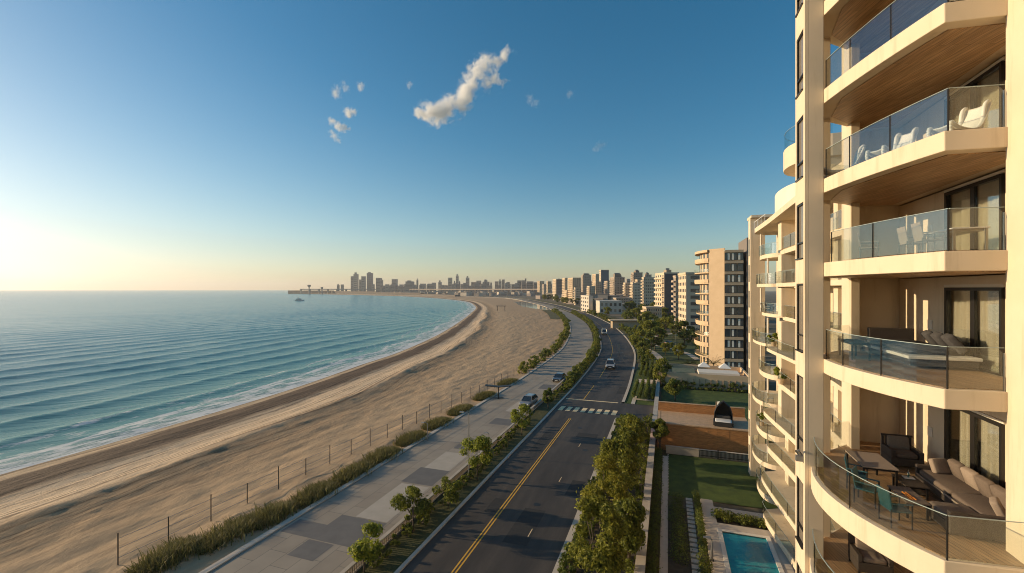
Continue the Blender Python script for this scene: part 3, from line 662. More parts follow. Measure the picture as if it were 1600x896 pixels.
# table and chairs another floor up
Z3=LV[4]+.022
table('patio_table','steel framed patio table beside the curtains above the daybed floor',(7.9,16.6,Z3),(.8,1.6),.74,M['white_paint'],M['steel'])
ch=[(7.2,17.2,R(90),'grey patio chair on the door side end of the balcony with the patio table'),(7.15,16.2,R(90),'grey patio chair beside the corner post of the balcony with the patio table'),(6.6,18.7,R(70),'grey patio chair near the pier on the balcony with the patio table')]
for x,y,rz,lb in ch: deckchair(lb,(x,y,Z3),rz,M['cushion_pale'],'grey patio chairs')
# white sculpted lounge chairs, second balcony from the top
def lounger(label,loc,rz):
    s=thing('lounge_chair',label,'lounge chair',loc,rz,'white lounge chairs')
    for x in (-.36,.36):
        pts=[(x,-.85,.62),(x,-.55,.42),(x,0,.36),(x,.35,.48),(x,.62,.95),(x,.80,1.42),(x,.62,1.30),(x,.52,.75),(x,.35,.12),(x,-.1,.04),(x,-.6,.05),(x,-.85,.25),(x,-.88,.45)]
        c=[q*.74 for q in catmull(pts+[pts[0]],5)]; mb=MB().tube(c,.05,8); ob=mb.build('frame',M['white_paint'],None,smooth=True); ob.parent=s
    rows=[]
    for p in catmull([(0,-.8,.58),(0,-.5,.44),(0,0,.40),(0,.33,.52),(0,.6,.98),(0,.76,1.38)],6): rows.append([(-.33,p.y*.74,p.z*.74),(0,p.y*.74+.01,p.z*.74-.03),(.33,p.y*.74,p.z*.74)])
    ob=MB().grid(rows).build('sling',M['white_paint'],None,smooth=True); ob.parent=s; so_=ob.modifiers.new('t','SOLIDIFY'); so_.thickness=.03
    return s
Z2=LV[3]+.022
lounger('white curved lounge chair in the middle of the upper glass balcony',(6.75,17.4,Z2),R(-62))
lounger('white curved lounge chair nearest the pier edge on the upper right balcony',(7.5,15.5,Z2),R(-62))
lounger('white curved lounge chair at the far left end of the upper glass balcony',(6.0,19.3,Z2),R(-100))
s=thing('armchair','dark armchair with a pale back on the lowest balcony slab cut by the frame','armchair',(6.6,18.6,LV[7]+.022)); zz=LV[7]+.022
mb=MB(); mb.box(6.1,7.1,18.2,19.1,zz+.1,zz+.42); mb.box(6.1,6.24,18.2,19.1,zz+.421,zz+.66); mb.box(6.96,7.1,18.2,19.1,zz+.421,zz+.66); mb.box(6.1,7.1,18.95,19.1,zz+.661,zz+.98); mb.build('frame',M['rattan'],s,bevel=.02)
cushion(MB(),(6.6,18.62,zz+.50),(.72,.75,.17)).build('seat_cushion',M['cushion_pale'],s,smooth=True); cushion(MB(),(6.6,18.86,zz+.80),(.70,.5,.14),rx=R(80)).build('back_cushion',M['cushion_pale'],s,smooth=True)
for x in (6.15,7.05):
    for y in (18.25,19.05): MB().box(x-.03,x+.03,y-.03,y+.03,zz,zz+.1).build('leg',M['dark_metal'],s)

# ------------------------------------------------------------------ the neighbouring wing with wavy balconies
wg=thing('apartment_building','cream apartment wing with wavy stacked balconies beyond the near pier, standing by the lawn','building',(11,50,0))
ROOF=CAMH+6.7
MB().box(11.9,24,23.6,59.0,0,ROOF-.5).build('wall',M['stucco'],wg)
MB().box(9.2,10.75,59.001,60.3,0,ROOF+1.6).build('pier',M['stucco'],wg,bevel=.02)
for k in range(10):
    z=CAMH+5.3-3.05*k
    if z<1: break
    fr=MB(); fr.box(9.17,9.199,59.4,59.95,z-1.4,z+.6); f=fr.build('slot_window',M['farglass'],wg)
MB().box(9.19,11.5,58.3,61.2,ROOF+1.601,ROOF+1.9).build('pier_cap',M['stucco'],wg,bevel=.02)
def wavy(amp,ph,y0,y1,base,n=26):
    out=[]
    for i in range(n+1):
        t=i/n; y=y0+(y1-y0)*t
        e=min(1,(1-t)/.10)*1.0; e=math.sqrt(max(0,1-(1-min(1,e))**2)); x=base-amp*(.5+.5*math.sin(ph+t*5.0))
        out.append((10.69-(10.69-x)*e if e<1 else x,y))
    return out
MB().prism([(10.0-.0,24)]+wavy(.5,.4,24.2,58.4,9.1)+[(24,58.9),(24,24)],ROOF-.499,ROOF).build('roof_slab',M['stucco'],wg,bevel=.02)
for k in range(9):
    z=CAMH+3.6-3.05*k
    amp=[.2,.35,.25,.75,.55,.9,1.15,1.0,1.25][k]; ph=[.3,.5,1.0,2.6,1.2,2.5,2.0,3.1,2.6][k]; th=[.42,.34,.34,.3,.5,.45,.6,.5,.6][k]; yend=[57.6,58.1,57.2,58.6,56.8,58.4,57.4,58.2,56.5][k]; bx_=[9.75,9.6,9.9,9.35,9.7,9.3,9.45,9.25,9.3][k]
    y1n=[49.2,50.4,48.6,50.0,49.0,50.6,49.4,50.2,48.8][k]
    tong=[]; rch=[2.35,2.55,2.2,2.9,2.5,2.95,2.7,3.0,2.8][k]; ya=y1n+[1.3,.9,1.6,.8,1.4,.7,1.2,.9,1.4][k]; yc=(ya+yend)/2; yr=(yend-ya)/2
    for i in range(21):
        a_=PI*i/20; tong.append((11.88-rch*abs(math.sin(a_))**.55,yc-yr*math.copysign(abs(math.cos(a_))**.75,math.cos(a_))))
    for line,last in ((wavy(amp,ph,24.2,y1n,bx_+.15),1),(tong,0)):
        poly=[(11.89,24.2)]+line+[(11.89,line[-1][1]+.02)] if last else line
        sl=MB().prism(poly,z-th,z).build('balcony_slab',M['stucco'],wg,bevel=.015)
        rl=[p for p in offset(line,-.07)][:-1]
        if not last: rl=rl[1:]
        rail=MB().band(rl,.03,z+1.051,z+1.07).build('railing',M['edge'],wg)
        for j in range(0,len(rl)-1,4):
            L=[Vector(p) for p in rl[j:j+5]]
            if len(L)<2: continue
            L[0]=L[0]+(L[1]-L[0]).normalized()*.02
            MB().band([tuple(p) for p in L],.016,z+.03,z+1.05).build('glass_panel',M['glass'],rail)
            MB().box(L[0].x-.015,L[0].x+.015,L[0].y-.035,L[0].y-.005,z,z+1.05).build('post',M['dark_metal'],rail)
    MB().tube([(9.75,52.2 if k%2 else 55.8,z+.001),(9.75,52.2 if k%2 else 55.8,z+2.6)],.09,10).build('column',M['stucco_white'],wg)
    for y in ((55.6,44.5,31) if k%2 else (56.2,50.2,38.5)):
        fr=MB(); fr.box(11.82,11.899,y-1.5,y+1.5,z+.02,z+2.35); f=fr.build('balcony_door',M['dark_metal'],wg)
        MB().box(11.80,11.819,y-1.38,y-.04,z+.1,z+2.25).build('pane',M['farglass'],f); MB().box(11.80,11.819,y+.04,y+1.38,z+.1,z+2.25).build('pane',M['farglass'],f)
    for y,xa,wd in ((47.0,9.75 if k<6 else 10.3,1.3),(41.2,10.1,.3),(34,10.2,.8)): MB().box(xa,11.899,y-wd/2,y+wd/2,z+.001,z+2.6).build('fin',M['stucco'],wg)
# roof terrace parapet and the round balcony above it
pts=[(10.4-2.15*math.sin(a),38.2+3.0*(-math.cos(a))) for a in [i*PI/12 for i in range(13)]]
MB().prism(pts+[(12.5,41.2),(12.5,35.2)],ROOF+2.2,ROOF+3.7).build('terrace_parapet',M['stucco'],wg,bevel=.02)
MB().prism([(10.2,35.4),(12.3,35.4),(12.3,41.0),(10.2,41.0)],ROOF+.001,ROOF+2.199).build('penthouse',M['stucco'],wg)
rl=offset(pts,.08); rail=MB().band(rl,.03,ROOF+4.95,ROOF+4.97).build('railing',M['edge'],wg)
for j in range(0,12,3): MB().band(rl[j:j+4],.016,ROOF+3.701,ROOF+4.949).build('glass_panel',M['glass'],rail)
pts=[(10.9-1.5*math.sin(a),46.0+4.5*(-math.cos(a))) for a in [i*PI/12 for i in range(13)]]
MB().prism(pts+[(15,50.5),(15,41.5)],ROOF+.001,ROOF+2.1).build('roof_pavilion',M['stucco_white'],wg,bevel=.05)
mb=MB(); mb.band([(9.4,51.5),(9.35,57.5)],.03,ROOF+.9,ROOF+.95)
for y in (51.6,53.5,55.5,57.4): mb.box(9.36,9.40,y-.02,y+.02,ROOF,ROOF+.9)
mb.build('roof_rail',M['white_paint'],wg)
# things standing on the wing's balconies
def zw(k): return CAMH+3.6-3.05*k
for i,(k,y,lb) in enumerate([(2,55.5,'white chair at the rounded balcony end, third balcony below the wing roof'),(2,53.6,'white chair next to the rounded balcony end, third balcony below the wing roof'),(5,52,'white chair on the sweeping sixth balcony below the wing roof')]):
    deckchair(lb,(9.95,y,zw(k)),R(80),M['white_paint'],'white chairs on the wing balconies')

# ------------------------------------------------------------------ vegetation
def leaves(clumps, n, size, seed, flat=.0, up=.35):
    """leaf-sized quads through the volume of each clump (centre, radius)"""
    r=random.Random(seed); mb=MB(); tot=sum(c[1]**2 for c in clumps)
    vs=[]; fs=[]
    for (c,rad) in clumps:
        k=int(n*rad*rad/tot)
        for _ in range(k):
            while True:
                p=Vector((r.uniform(-1,1),r.uniform(-1,1),r.uniform(-1,1)))
                if .25<p.length<1: break
            if r.random()<.6: p=p.normalized()*r.uniform(.65,1.12)*(1.0 if r.random()<.8 else r.uniform(1.1,1.45))
            q=Vector(c)+Vector((p.x*rad,p.y*rad,p.z*rad*(.85-flat)))
            d=(p.normalized()+Vector((r.uniform(-1,1),r.uniform(-1,1),r.uniform(-1,1)))*.9+Vector((0,0,up))).normalized()
            a=d.cross(Vector((r.uniform(-1,1),r.uniform(-1,1),r.uniform(-1,1)))).normalized(); b=d.cross(a)
            s=size*r.uniform(.6,1.3); i=len(vs)
            vs+= [tuple(q-a*s),tuple(q+b*s*.42+d*s*.15),tuple(q+a*s),tuple(q-b*s*.42+d*s*.15)]; fs.append((i,i+1,i+2,i+3))
    return mb.add(vs,fs)
def crown_clumps(h,rx,rz,n,seed,cz=None):
    r=random.Random(seed); out=[]
    for i in range(n):
        a=r.uniform(0,2*PI); e=r.uniform(-.85,1); q=math.sqrt(max(0,1-e*e))*r.uniform(.55,1)
        out.append(((math.cos(a)*q*rx,math.sin(a)*q*rx,(cz or h)+e*rz),rx*r.uniform(.17,.44)))
    return out
def tree(name,label,cat,loc,h,rx,rz,n,nl,size,seed,m,group=None,trunk_r=.12):
    s=thing(name,label,cat,(0,0,0),0,group); cl=crown_clumps(h,rx,rz,n,seed)
    ob=leaves(cl,nl,size,seed).build('crown',M[m],None); ob.parent=s
    r=random.Random(seed+1); mb=MB(); top=(r.uniform(-.1,.1),r.uniform(-.1,.1),h-rz*.25)
    mb.tube([(0,0,-.1),(.03,.02,h*.3),top],[trunk_r,trunk_r*.8,trunk_r*.45],8)
    for c,_ in cl[::2]:
        b0=Vector((0,0,h*r.uniform(.25,.6))); mid=b0.lerp(Vector(c),.5)+Vector((0,0,.15)); mb.tube([b0,mid,c],[trunk_r*.42,trunk_r*.28,trunk_r*.1],5)
    ob=mb.build('trunk',M['bark'],None,smooth=True); ob.parent=s
    s.location=loc; return s
def shrub(name,label,cat,rx,rz,n,nl,size,seed,m,group=None):
    s=thing(name,label,cat,(0,0,0),0,group); cl=crown_clumps(rz*.8,rx,rz*.8,n,seed)
    ob=leaves(cl,nl,size,seed).build('foliage',M[m],None); ob.parent=s
    mb=MB(); r=random.Random(seed)
    for c,_ in cl[::3]: mb.tube([(0,0,-.05),(c[0]*.4,c[1]*.4,c[2]*.55),c],[.035,.025,.01],5)
    ob=mb.build('stem',M['bark'],None); ob.parent=s
    return s
M['leaf_gold'] = foliage('golden green leaves',(.06,.08,.01),(.42,.385,.05))
# big trees in the strip right of the road
BT=[(-4.6,31.5,5.2,2.6,2.3,'leaf_tree','broad leafy tree cut by the bottom edge of the frame, right of the road'),
    (-2.9,36.5,3.6,1.7,1.6,'leaf_tree','low leafy tree against the garden wall, second from the frame bottom'),
    (-5.0,40.0,5.0,2.5,2.2,'leaf_tree','widest rounded tree in the strip between road and garden wall'),
    (-4.9,47.5,4.9,2.3,2.1,'leaf_tree','rounded tree just beyond the widest one in the roadside strip'),
    (-4.7,54.5,4.6,2.0,2.0,'leaf_tree','middle tree of the roadside strip, level with the back of the lawn'),
    (-4.5,59.0,4.4,1.9,2.0,'leaf_tree','drooping tree beside the picket fence end of the roadside strip'),
    (-4.5,64.0,4.0,1.8,1.9,'leaf_tree','tree level with the cedar wall in the roadside strip'),
    (-5.2,69.5,2.7,1.7,1.2,'leaf_tree','last tree of the roadside strip, at the corner by the crossing'),
    (-1.0,63.9,4.6,1.4,1.5,'leaf_shrub','slender tree growing against the left corner of the cedar wall'),
    (1.4,93.5,4.0,1.9,1.7,'leaf_shrub','open branched small tree on the lawn behind the black canopy')]
for i,(x,y,h,rx,rz,m,lb) in enumerate(BT): k_=.92 if y<45 else .80 if y<56 else .66; tree('broadleaf_tree',lb,'tree',(x,y,.05),h*k_,rx*(.70+.05*(i%4)),rz*(k_+.05),[24,30,22,34,26][i%5],[9500,8000,10500,7500][i%4],[.15,.19,.13,.17][i%4],40+i,['leaf_tree','leaf_shrub','leaf_gold'][i%3] if m=='leaf_tree' else m,'trees in the roadside strip',.13)
# median trees and shrubs
MT=[(at(560,892,.1),2.3,1.3,1.1,1500,.17,'leaf_bright','light green young tree at the near end of the median'),
    (at(645,832,.1),2.6,1.6,1.2,2600,.15,'leaf_shrub','rounded dark tree second from the near end of the median'),
    (at(700,795,.1),2.0,1.3,1.0,1900,.14,'leaf_shrub','low bushy tree with a tall shoot in the median'),
    (at(752,752,.1),3.3,1.9,1.6,3000,.16,'leaf_bright','golden green tree beside the lamp post in the median'),
    (at(824,682,.1),2.9,1.6,1.3,2200,.16,'leaf_bright','light green round tree in the median across from the parked car'),
    (at(860,640,.1),2.5,1.0,1.2,2200,.17,'leaf_hedge','dark upright tree in the median opposite the crossing')]
for i,(p,h,rx,rz,nl,sz,m,lb) in enumerate(MT):
    tree('median_tree',lb,'tree',(min(max(p.x,-22.2),-20.6),p.y,.1),h,rx,rz,14,nl,sz,70+i,m,'trees in the median',.08)
# shrubs running round the bend: median and sea side
pr=[shrub('roadside_shrub','bushy green shrub in the row that follows the bend of the coast road','shrub',1.35,1.25,10,620,.22,90+i,['leaf_shrub','leaf_tree','leaf_hedge'][i],'shrubs round the bend of the road') for i in range(3)]
used=[False]*3
def shr(x,y,z=.05,s=1.0):
    k=rnd.randrange(3); place(pr[k],not used[k],(x,y,z),rnd.uniform(0,6),s*rnd.uniform(.75,1.2)); used[k]=True
Y=96
while Y<420:
    p,_=along(Y,-21.3+rnd.uniform(-.4,.4)); shr(p.x,p.y,.1,.85+.0012*Y); Y+=1.7+Y*.009
Y=112
while Y<440:
    p,_=along(Y,-35.6+rnd.uniform(-.6,.5)); shr(p.x,p.y,.05,.95+.0012*Y); Y+=2.8+Y*.012
Y=146
while Y<420:
    p,_=along(Y,-5.6+rnd.uniform(-1,1.5)); shr(p.x,p.y,.05,1.0+.001*Y); Y+=3.4+Y*.014
# low hedge plants along the near kerb
kp=shrub('kerb_shrub','low dark shrub in the row along the pale kerb right of the road','shrub',.75,.62,8,420,.12,97,'leaf_hedge','low shrubs along the right kerb')
Y=26; f=True
while Y<76:
    place(kp,f,(-6.95+rnd.uniform(-.25,.35),Y,.06),rnd.uniform(0,6),rnd.uniform(.8,1.3)); f=False; Y+=1.35
kp2=shrub('wall_shrub','leafy shrub growing against the roadside face of the garden wall','shrub',.8,.8,8,420,.13,98,'leaf_shrub','shrubs against the garden wall')
Y=28; f=True
while Y<78: place(kp2,f,(-2.85+rnd.uniform(-.3,.1),Y,.06),rnd.uniform(0,6),rnd.uniform(.8,1.3)); f=False; Y+=3.1
mk=shrub('median_shrub','scruffy low shrub between the balustrade and the median kerb','shrub',.62,.6,7,300,.13,99,'leaf_shrub','low shrubs in the median')
f=True; Y=30
while Y<95:
    if not 72<Y<84: place(mk,f,(-22.0+rnd.uniform(-.25,.8),Y,.1),rnd.uniform(0,6),rnd.uniform(.7,1.25)); f=False
    Y+=rnd.uniform(.9,1.9)
# dune grass clumps between the beach fence and the promenade
def grass(seed,L,n):
    r=random.Random(seed); mb=MB(); vs=[]; fs=[]
    for _ in range(n):
        y=r.uniform(-L/2,L/2)*.86; k=max(.1,1-(2*abs(y)/L)**2); x=r.gauss(0,.20+.32*k); h=r.uniform(.35,.85)*(.35+.85*k); a=r.uniform(0,6.28); ln=r.uniform(.15,.75)
        lx=math.cos(a)*ln-.15; ly=math.sin(a)*ln; wx=-math.sin(a)*.03; wy=math.cos(a)*.03; i=len(vs)
        vs+=[(x-wx,y-wy,-.05),(x+wx,y+wy,-.05),(x+lx*.45+wx*.8,y+ly*.45+wy*.8,h*.62),(x+lx*.45-wx*.8,y+ly*.45-wy*.8,h*.62),(x+lx,y+ly,h)]; fs+=[(i,i+1,i+2,i+3),(i+3,i+2,i+4)]
    return mb.add(vs,fs)
GC=[((265,872),6,'dune grass clump cut by the frame bottom, first along the beach fence'),((360,836),7,'second dune grass clump along the fence from the frame bottom'),((425,808),5.5,'third dune grass clump along the fence from the frame bottom'),((492,775),6.5,'fourth dune grass clump along the beach fence'),((560,742),7.5,'long dark dune grass clump in the middle of the beach fence'),((612,716),7,'dune grass clump right behind the middle of the beach fence'),((668,690),7,'dune grass clump before the last tall fence posts'),((712,667),7.5,'dune grass clump opposite the lamp post'),((748,645),8,'dune grass clump near the beach shelter'),((780,622),8,'dune grass clump beside the beach shelter'),((812,600),9,'last dune grass clump before the bend shrubs')]
gm=[grass(i,1,1500) for i in range(3)]
for i,(p,L,lb) in enumerate(GC):
    q=at(p[0],p[1],.1); q.x=max(min(q.x,-35.1),-38.6)
    o=grass(20+i,L,2600).build('grass_clump',M['leaf_dune']); o.location=(q.x,q.y,.05); o.rotation_euler=(0,0,R(3-i)); o.scale=(1.35,1,1.05); tag(o,lb,'grass clump','dune grass clumps along the beach fence')

# ------------------------------------------------------------------ fences, balustrade, walls, lamps
F0,F1=Vector((-41.5,23.5)),Vector((-35.6,104))
fe=thing('beach_fence','tall dark post and wire fence between the sand and the dune grass','fence',(F0.x,F0.y,0))
NP=22
for i in range(NP+1):
    p=F0.lerp(F1,(i/NP)); MB().box(p.x-.032,p.x+.032,p.y-.032,p.y+.032,-.6,2.1 if i%2 else 2.5).build('post',M['post'],fe)
for zz in (.5,1.25,2.05):
    mb=MB(); mb.tube([(F0.x,F0.y,zz),(F1.x,F1.y,zz)],.02,5); mb.build('wire',M['galv'],fe)
ba=thing('balustrade','low slatted timber balustrade with pale concrete coping between promenade and median','fence',(-22.85,60,0))
mb=MB(); i1=idx(150); A=[off(i,-22.85) for i in range(idx(-40),i1)]; mb.band([tuple(p) for p in A],.34,.78,.93); mb.build('coping',M['concrete'],ba)
mb=MB(); mb.band([tuple(p) for p in A],.12,.10,.22); mb.build('plinth',M['concrete'],ba)
Y=24; n=0
mb=MB()
while Y<150:
    p,_=along(Y,-22.85); mb.box(p.x-.04,p.x+.04,p.y-.05,p.y+.05,.221,.779); Y+=.26 if Y<60 else .5
o=mb.build('baluster',M['stake'],ba); o['kind']='stuff'
def lamp(label,p,h,arm,rz=0,name='street_lamp',cat='lamp post'):
    s=thing(name,label,cat,(p[0],p[1],p[2] if len(p)>2 else .1),rz)
    def put(n_,m_,mt):
        ob=m_.build(n_,mt,None,smooth=False); ob.parent=s; return ob
    put('pole',MB().tube([(0,0,0),(0,0,.8),(0,0,.82),(0,0,h)],[.1,.1,.065,.05],10),M['galv'])
    put('base_plate',MB().box(-.16,.16,-.16,.16,0,.04),M['post'])
    put('arm',MB().tube([(0,0,h-.05),(-arm*.5,0,h+.08),(-arm,0,h+.08)],.035,8),M['galv'])
    put('lamp_head',MB().loft([[(-arm-.45,-.08,h+.03),(-arm-.45,.08,h+.03),(-arm-.45,.06,h+.12),(-arm-.45,-.06,h+.12)],[(-arm+.1,-.12,h+.03),(-arm+.1,.12,h+.03),(-arm+.1,.09,h+.15),(-arm+.1,-.09,h+.15)]]),M['galv'])
    return s
p=at(749,752,.1); lamp('tall slim lamp post standing beside the golden tree in the median',(-21.6,p.y,.1),7.6,.7)
p=at(785,715,.1); lamp('short bollard lamp behind the balustrade in the median',(-22.2,p.y,.1),2.9,.25)
p=at(668,690,0); lamp('curved low lamp over the dune grass by the beach fence',(p.x,p.y,0),2.6,.6)
p=at(844,488,0); lamp('lamp post on the sand by the pale lagoon',(p.x,p.y,0),7.5,.5)
p,_=along(262,-4); lamp('tall pale lamp post standing right of the road before the white low buildings',(p.x,p.y,.05),17,1.2)
p=at(1124,520,0); lamp('lamp post in the car park before the curved tower',(p.x,p.y,0),8,.8)
p=at(1056,545,0); lamp('lamp post on the park lawn beside the path',(p.x,p.y,0),6,.6)
# beach shelter: pole with a flat two-armed roof
p=at(779,625,-.1); s=thing('beach_shelter','dark flat roofed beach shelter on one post above the dune grass','shelter',(p.x,p.y,-.1),R(20))
for n_,m_ in (('post',MB().box(-.09,.09,-.09,.09,0,2.6)),('roof',MB().obox((-1.3,0,2.78),(2.7,1.3,.12),ry=R(6))),('roof',MB().obox((1.3,0,2.74),(2.5,1.3,.12),ry=R(-5))),('bench',MB().box(-1,1,-.25,.25,.42,.5))):
    ob=m_.build(n_,M['post'],None); ob.parent=s
p=at(783,486,-.1); s=thing('beach_gate','small dark timber frame standing on the far sand','gate',(p.x,p.y,-.1),R(10))
for n_,m_ in (('post',MB().box(-4,-3.6,-.2,.2,0,4.6)),('post',MB().box(3.6,4,-.2,.2,0,4.6)),('beam',MB().box(-5,5,-.3,.3,4.6,5.2))):
    ob=m_.build(n_,M['post'],None); ob.parent=s
# white sign posts at the road edge
p=at(973,566,.05); s=thing('road_sign','pair of white sign posts with a tall panel at the road edge before the bend','sign',(p.x-.6,p.y,.05),R(10))
for n_,m_,mt in (('post',MB().box(-.75,-.63,-.08,.08,0,2.6),'galv'),('post',MB().box(.55,.67,-.08,.08,0,2.6),'galv'),('crossbar',MB().box(-.9,.85,-.09,.09,2.601,2.82),'galv'),('panel',MB().obox((-.5,.2,4.1),(.7,.12,2.5),ry=R(-9)),'galv')):
    ob=m_.build(n_,M[mt],None); ob.parent=s

# ------------------------------------------------------------------ gardens between the road and the blocks
def st(o): o['kind']='structure'; return o
gw=thing('garden_wall','long pale garden wall running beside the roadside trees from the pool to the terrace','wall',(-1.95,60,0))
MB().box(-2.25,-1.65,24,126,0,1.05).build('wall',M['concrete'],gw,bevel=.02)
MB().box(-2.32,-1.58,24,126,1.051,1.14).build('coping',M['concrete'],gw,bevel=.01)
st(MB().box(-1.64,-.62,24,64.3,0,.25).build('planting_bed',M['soil']))
st(MB().box(-.6,.02,24,62.0,0,.16).build('garden_path',M['paving']))
st(MB().box(.03,1.75,24,47.9,0,.12).build('planting_bed',M['soil']))
st(MB().box(2.45,3.15,24,48.2,0,.18).build('planting_bed',M['soil']))
for i,(x,y0,y1,wd,h,lb) in enumerate([(-1.12,30,48,.9,.9,'near half of the climbing hedge in the bed behind the garden wall'),(-1.12,48.1,63.8,.9,.9,'far half of the climbing hedge in the bed behind the garden wall'),(.9,38.6,50.5,1.35,.8,'broad low hedge between pale path and stepping stones by the pool'),(2.8,39.5,50.5,.6,.9,'narrow clipped hedge along the edge of the pool deck'),(2.75,34.0,38.8,.9,1.1,'leafy bush hedge at the near corner of the pool deck')]):
    cl=[]; r=random.Random(i)
    y=y0
    while y<y1: cl.append(((r.uniform(-.12,.12)*wd,y-(y0+y1)/2,h*.5+r.uniform(-.1,.1)),wd*.58)); y+=wd*.5
    o=leaves(cl,int((y1-y0)*wd*330),.085,200+i,up=.6).build('hedge',M['leaf_hedge' if i!=4 else 'leaf_shrub']); o.location=(x,(y0+y1)/2,.1); o.scale=(1,1,h/wd*.85); tag(o,lb,'hedge')
# stepping stones
for j in range(22):
    y=33+j*.8; st(MB().box(1.80,2.42,y,y+.52,.0,.15).build('stepping_stone',M['paving']))
# lawn, pool and deck
lw=MB(); lw.grid([[(x,y,.02) for x in (.05,3,6,9.1,10.6)] for y in (50.6,55,60,63.2)]); st(lw.build('lawn',M['lawn']))
dk=MB(); dk.box(3.2,4.35,30,50.3,0,.30); dk.box(4.351,9.2,44.3,45.6,0,.30); dk.box(8.35,9.2,30,44.299,0,.30); dk.box(4.351,10.4,47.6,48.9,0,.28); dk.box(9.201,10.5,30,47.599,0,.26)
st(dk.build('pool_deck',M['paving'],bevel=.01))
po=thing('swimming_pool','turquoise swimming pool with pale coping at the foot of the cream block','pool',(6.3,38,0))
cp=MB(); cp.box(4.25,4.6,30,44.4,.301,.36); cp.box(8.1,8.45,30,44.4,.301,.36); cp.box(4.601,8.099,44.05,44.4,.301,.36); cp.build('coping',M['stucco_white'],po,bevel=.01)
pt=MB(); pt.box(4.36,4.60,30,44.29,.0,.299); pt.box(8.1,8.34,30,44.29,0,.299); pt.build('pool_wall',pm('pool tiles',(.08,.36,.42),rough=.3),po)
m,N,L,b=newmat('pool water'); g=N.new('ShaderNodeNewGeometry'); n=nd(N,'ShaderNodeTexNoise',Scale=.6,Detail=3); L.new(g.outputs['Position'],n.inputs['Vector']); r_=ramp(N,[(.3,(.012,.20,.26)),(.7,(.03,.29,.34))]); L.new(n.outputs['Fac'],r_.inputs[0]); L.new(r_.outputs[0],b.inputs['Base Color'])
b.inputs['Roughness'].default_value=.05; b.inputs['IOR'].default_value=1.33; n2=nd(N,'ShaderNodeTexNoise',Scale=2.2,Detail=3); L.new(g.outputs['Position'],n2.inputs['Vector']); bp=nd(N,'ShaderNodeBump',Strength=.25,Distance=.12); L.new(n2.outputs['Fac'],bp.inputs['Height']); L.new(bp.outputs[0],b.inputs['Normal'])
MB().grid([[(4.61,30,.24),(8.09,30,.24)],[(4.61,44.04,.24),(8.09,44.04,.24)]]).build('water',m,po)
cl=[]; r=random.Random(5)
for j in range(22): cl.append((((j-10.5)*.30,r.uniform(-.2,.2),.42+r.uniform(-.12,.15)),.45))
o=leaves(cl,4200,.10,301,up=.6).build('hedge',M['leaf_shrub']); o.location=(7.5,46.6,.1); o.rotation_euler=(0,0,R(-3)); o.scale=(1,1.2,1); tag(o,'thick bushy hedge between the pool and the lawn','hedge')
st(MB().box(4.2,10.6,45.9,47.3,0,.12).build('planting_bed',M['soil']))
for j in range(30): st(MB().box(-.0,.16 if j%2 else .10,51+j*.41,51.18+j*.41,.021,.06).build('edging_stone',M['paving']))
# low wall and picket fence behind the lawn
lwq=thing('low_wall','low grey garden wall left of the picket fence behind the lawn','wall',(1.5,63.6,0)); MB().box(-.2,3.9,63.45,63.75,0,.95).build('wall',M['concrete'],lwq,bevel=.02); MB().box(-.25,3.95,63.4,63.8,.951,1.03).build('coping',M['concrete'],lwq)
pf=thing('picket_fence','white walled picket fence with dark pickets behind the lawn','fence',(7,63.6,0)); MB().box(3.96,10.1,63.62,63.75,0,1.0).build('backing_wall',M['stucco_white'],pf)
for j in range(40): MB().box(4.0+j*.152,4.045+j*.152,63.5,63.56,.08,.98).build('picket',M['post'],pf)
for zz in (.2,.85): MB().box(3.98,10.1,63.565,63.60,zz,zz+.06).build('rail',M['post'],pf)
mb=MB(); mb.box(6.1,6.22,63.4,63.62,0,1.2)
mb.build('gate_post',M['post'],pf)
# cedar terrace block
ct=thing('cedar_terrace','raised terrace clad in orange cedar boards with a pale boarded deck on top','terrace',(4.5,68,0))
MB().box(-1.3,10.4,64.6,71.0,0,3.6).build('cladding',M['cedar'],ct)
MB().box(-1.35,10.45,64.55,71.0,3.601,3.74).build('deck',M['deck_pale'],ct)
MB().box(-1.3,10.4,71.001,71.25,0,5.0).build('parapet',M['cedar'],ct); MB().box(-1.35,10.45,70.95,71.3,5.001,5.08).build('coping',M['deck_pale'],ct)
for x in (-1.1,1.5,3.2,5.0,7.6,10.2): MB().box(x-.03,x+.03,64.586,64.5985,.05,3.55).build('batten',M['cedar'],ct)
MB().box(6.6,6.72,70.9,71.0,3.741,5.7).build('post',M['deck_pale'],ct); MB().box(-.9,-.82,64.8,64.9,3.741,5.2).build('post',M['post'],ct)
# black canopy daybed on the terrace
cd=thing('canopy_daybed','black pointed canopy daybed with a white mattress panel on the cedar terrace','daybed',(7.15,66.8,3.745),R(-6))
def chd(n_,m_,mt,bv=0,sm=False):
    ob=m_.build(n_,mt,None,bevel=bv,smooth=sm,fix=True); ob.parent=cd; return ob
W_=1.15
rings=[]
for y,k in ((.1,1),(.9,1.02),(1.7,.96)):
    rings.append([(-W_*k,y,.35),(-W_*k*.98,y,1.3),(-W_*k*.72,y,2.15*k),(0,y,2.95*k),(W_*k*.72,y,2.15*k),(W_*k*.98,y,1.3),(W_*k,y,.35)])
hood=chd('hood',MB().loft(rings,cap=False),M['black'],0,True); so_=hood.modifiers.new('t','SOLIDIFY'); so_.thickness=.05
chd('back_panel',MB().add([(x,1.66,z) for x,_,z in rings[2]],[tuple(range(7))]),M['black'])
for sx in (-1,1): chd('side_rail',MB().box(sx*W_-.07,sx*W_+.07,-1.7,.2,.12,.62),M['black'],.03)
chd('front_panel',MB().box(-W_+.07,W_-.07,-1.72,-1.6,.0,.62),M['black'],.03); chd('base',MB().box(-W_+.071,W_-.071,-1.599,1.6,.1,.4),M['black'])
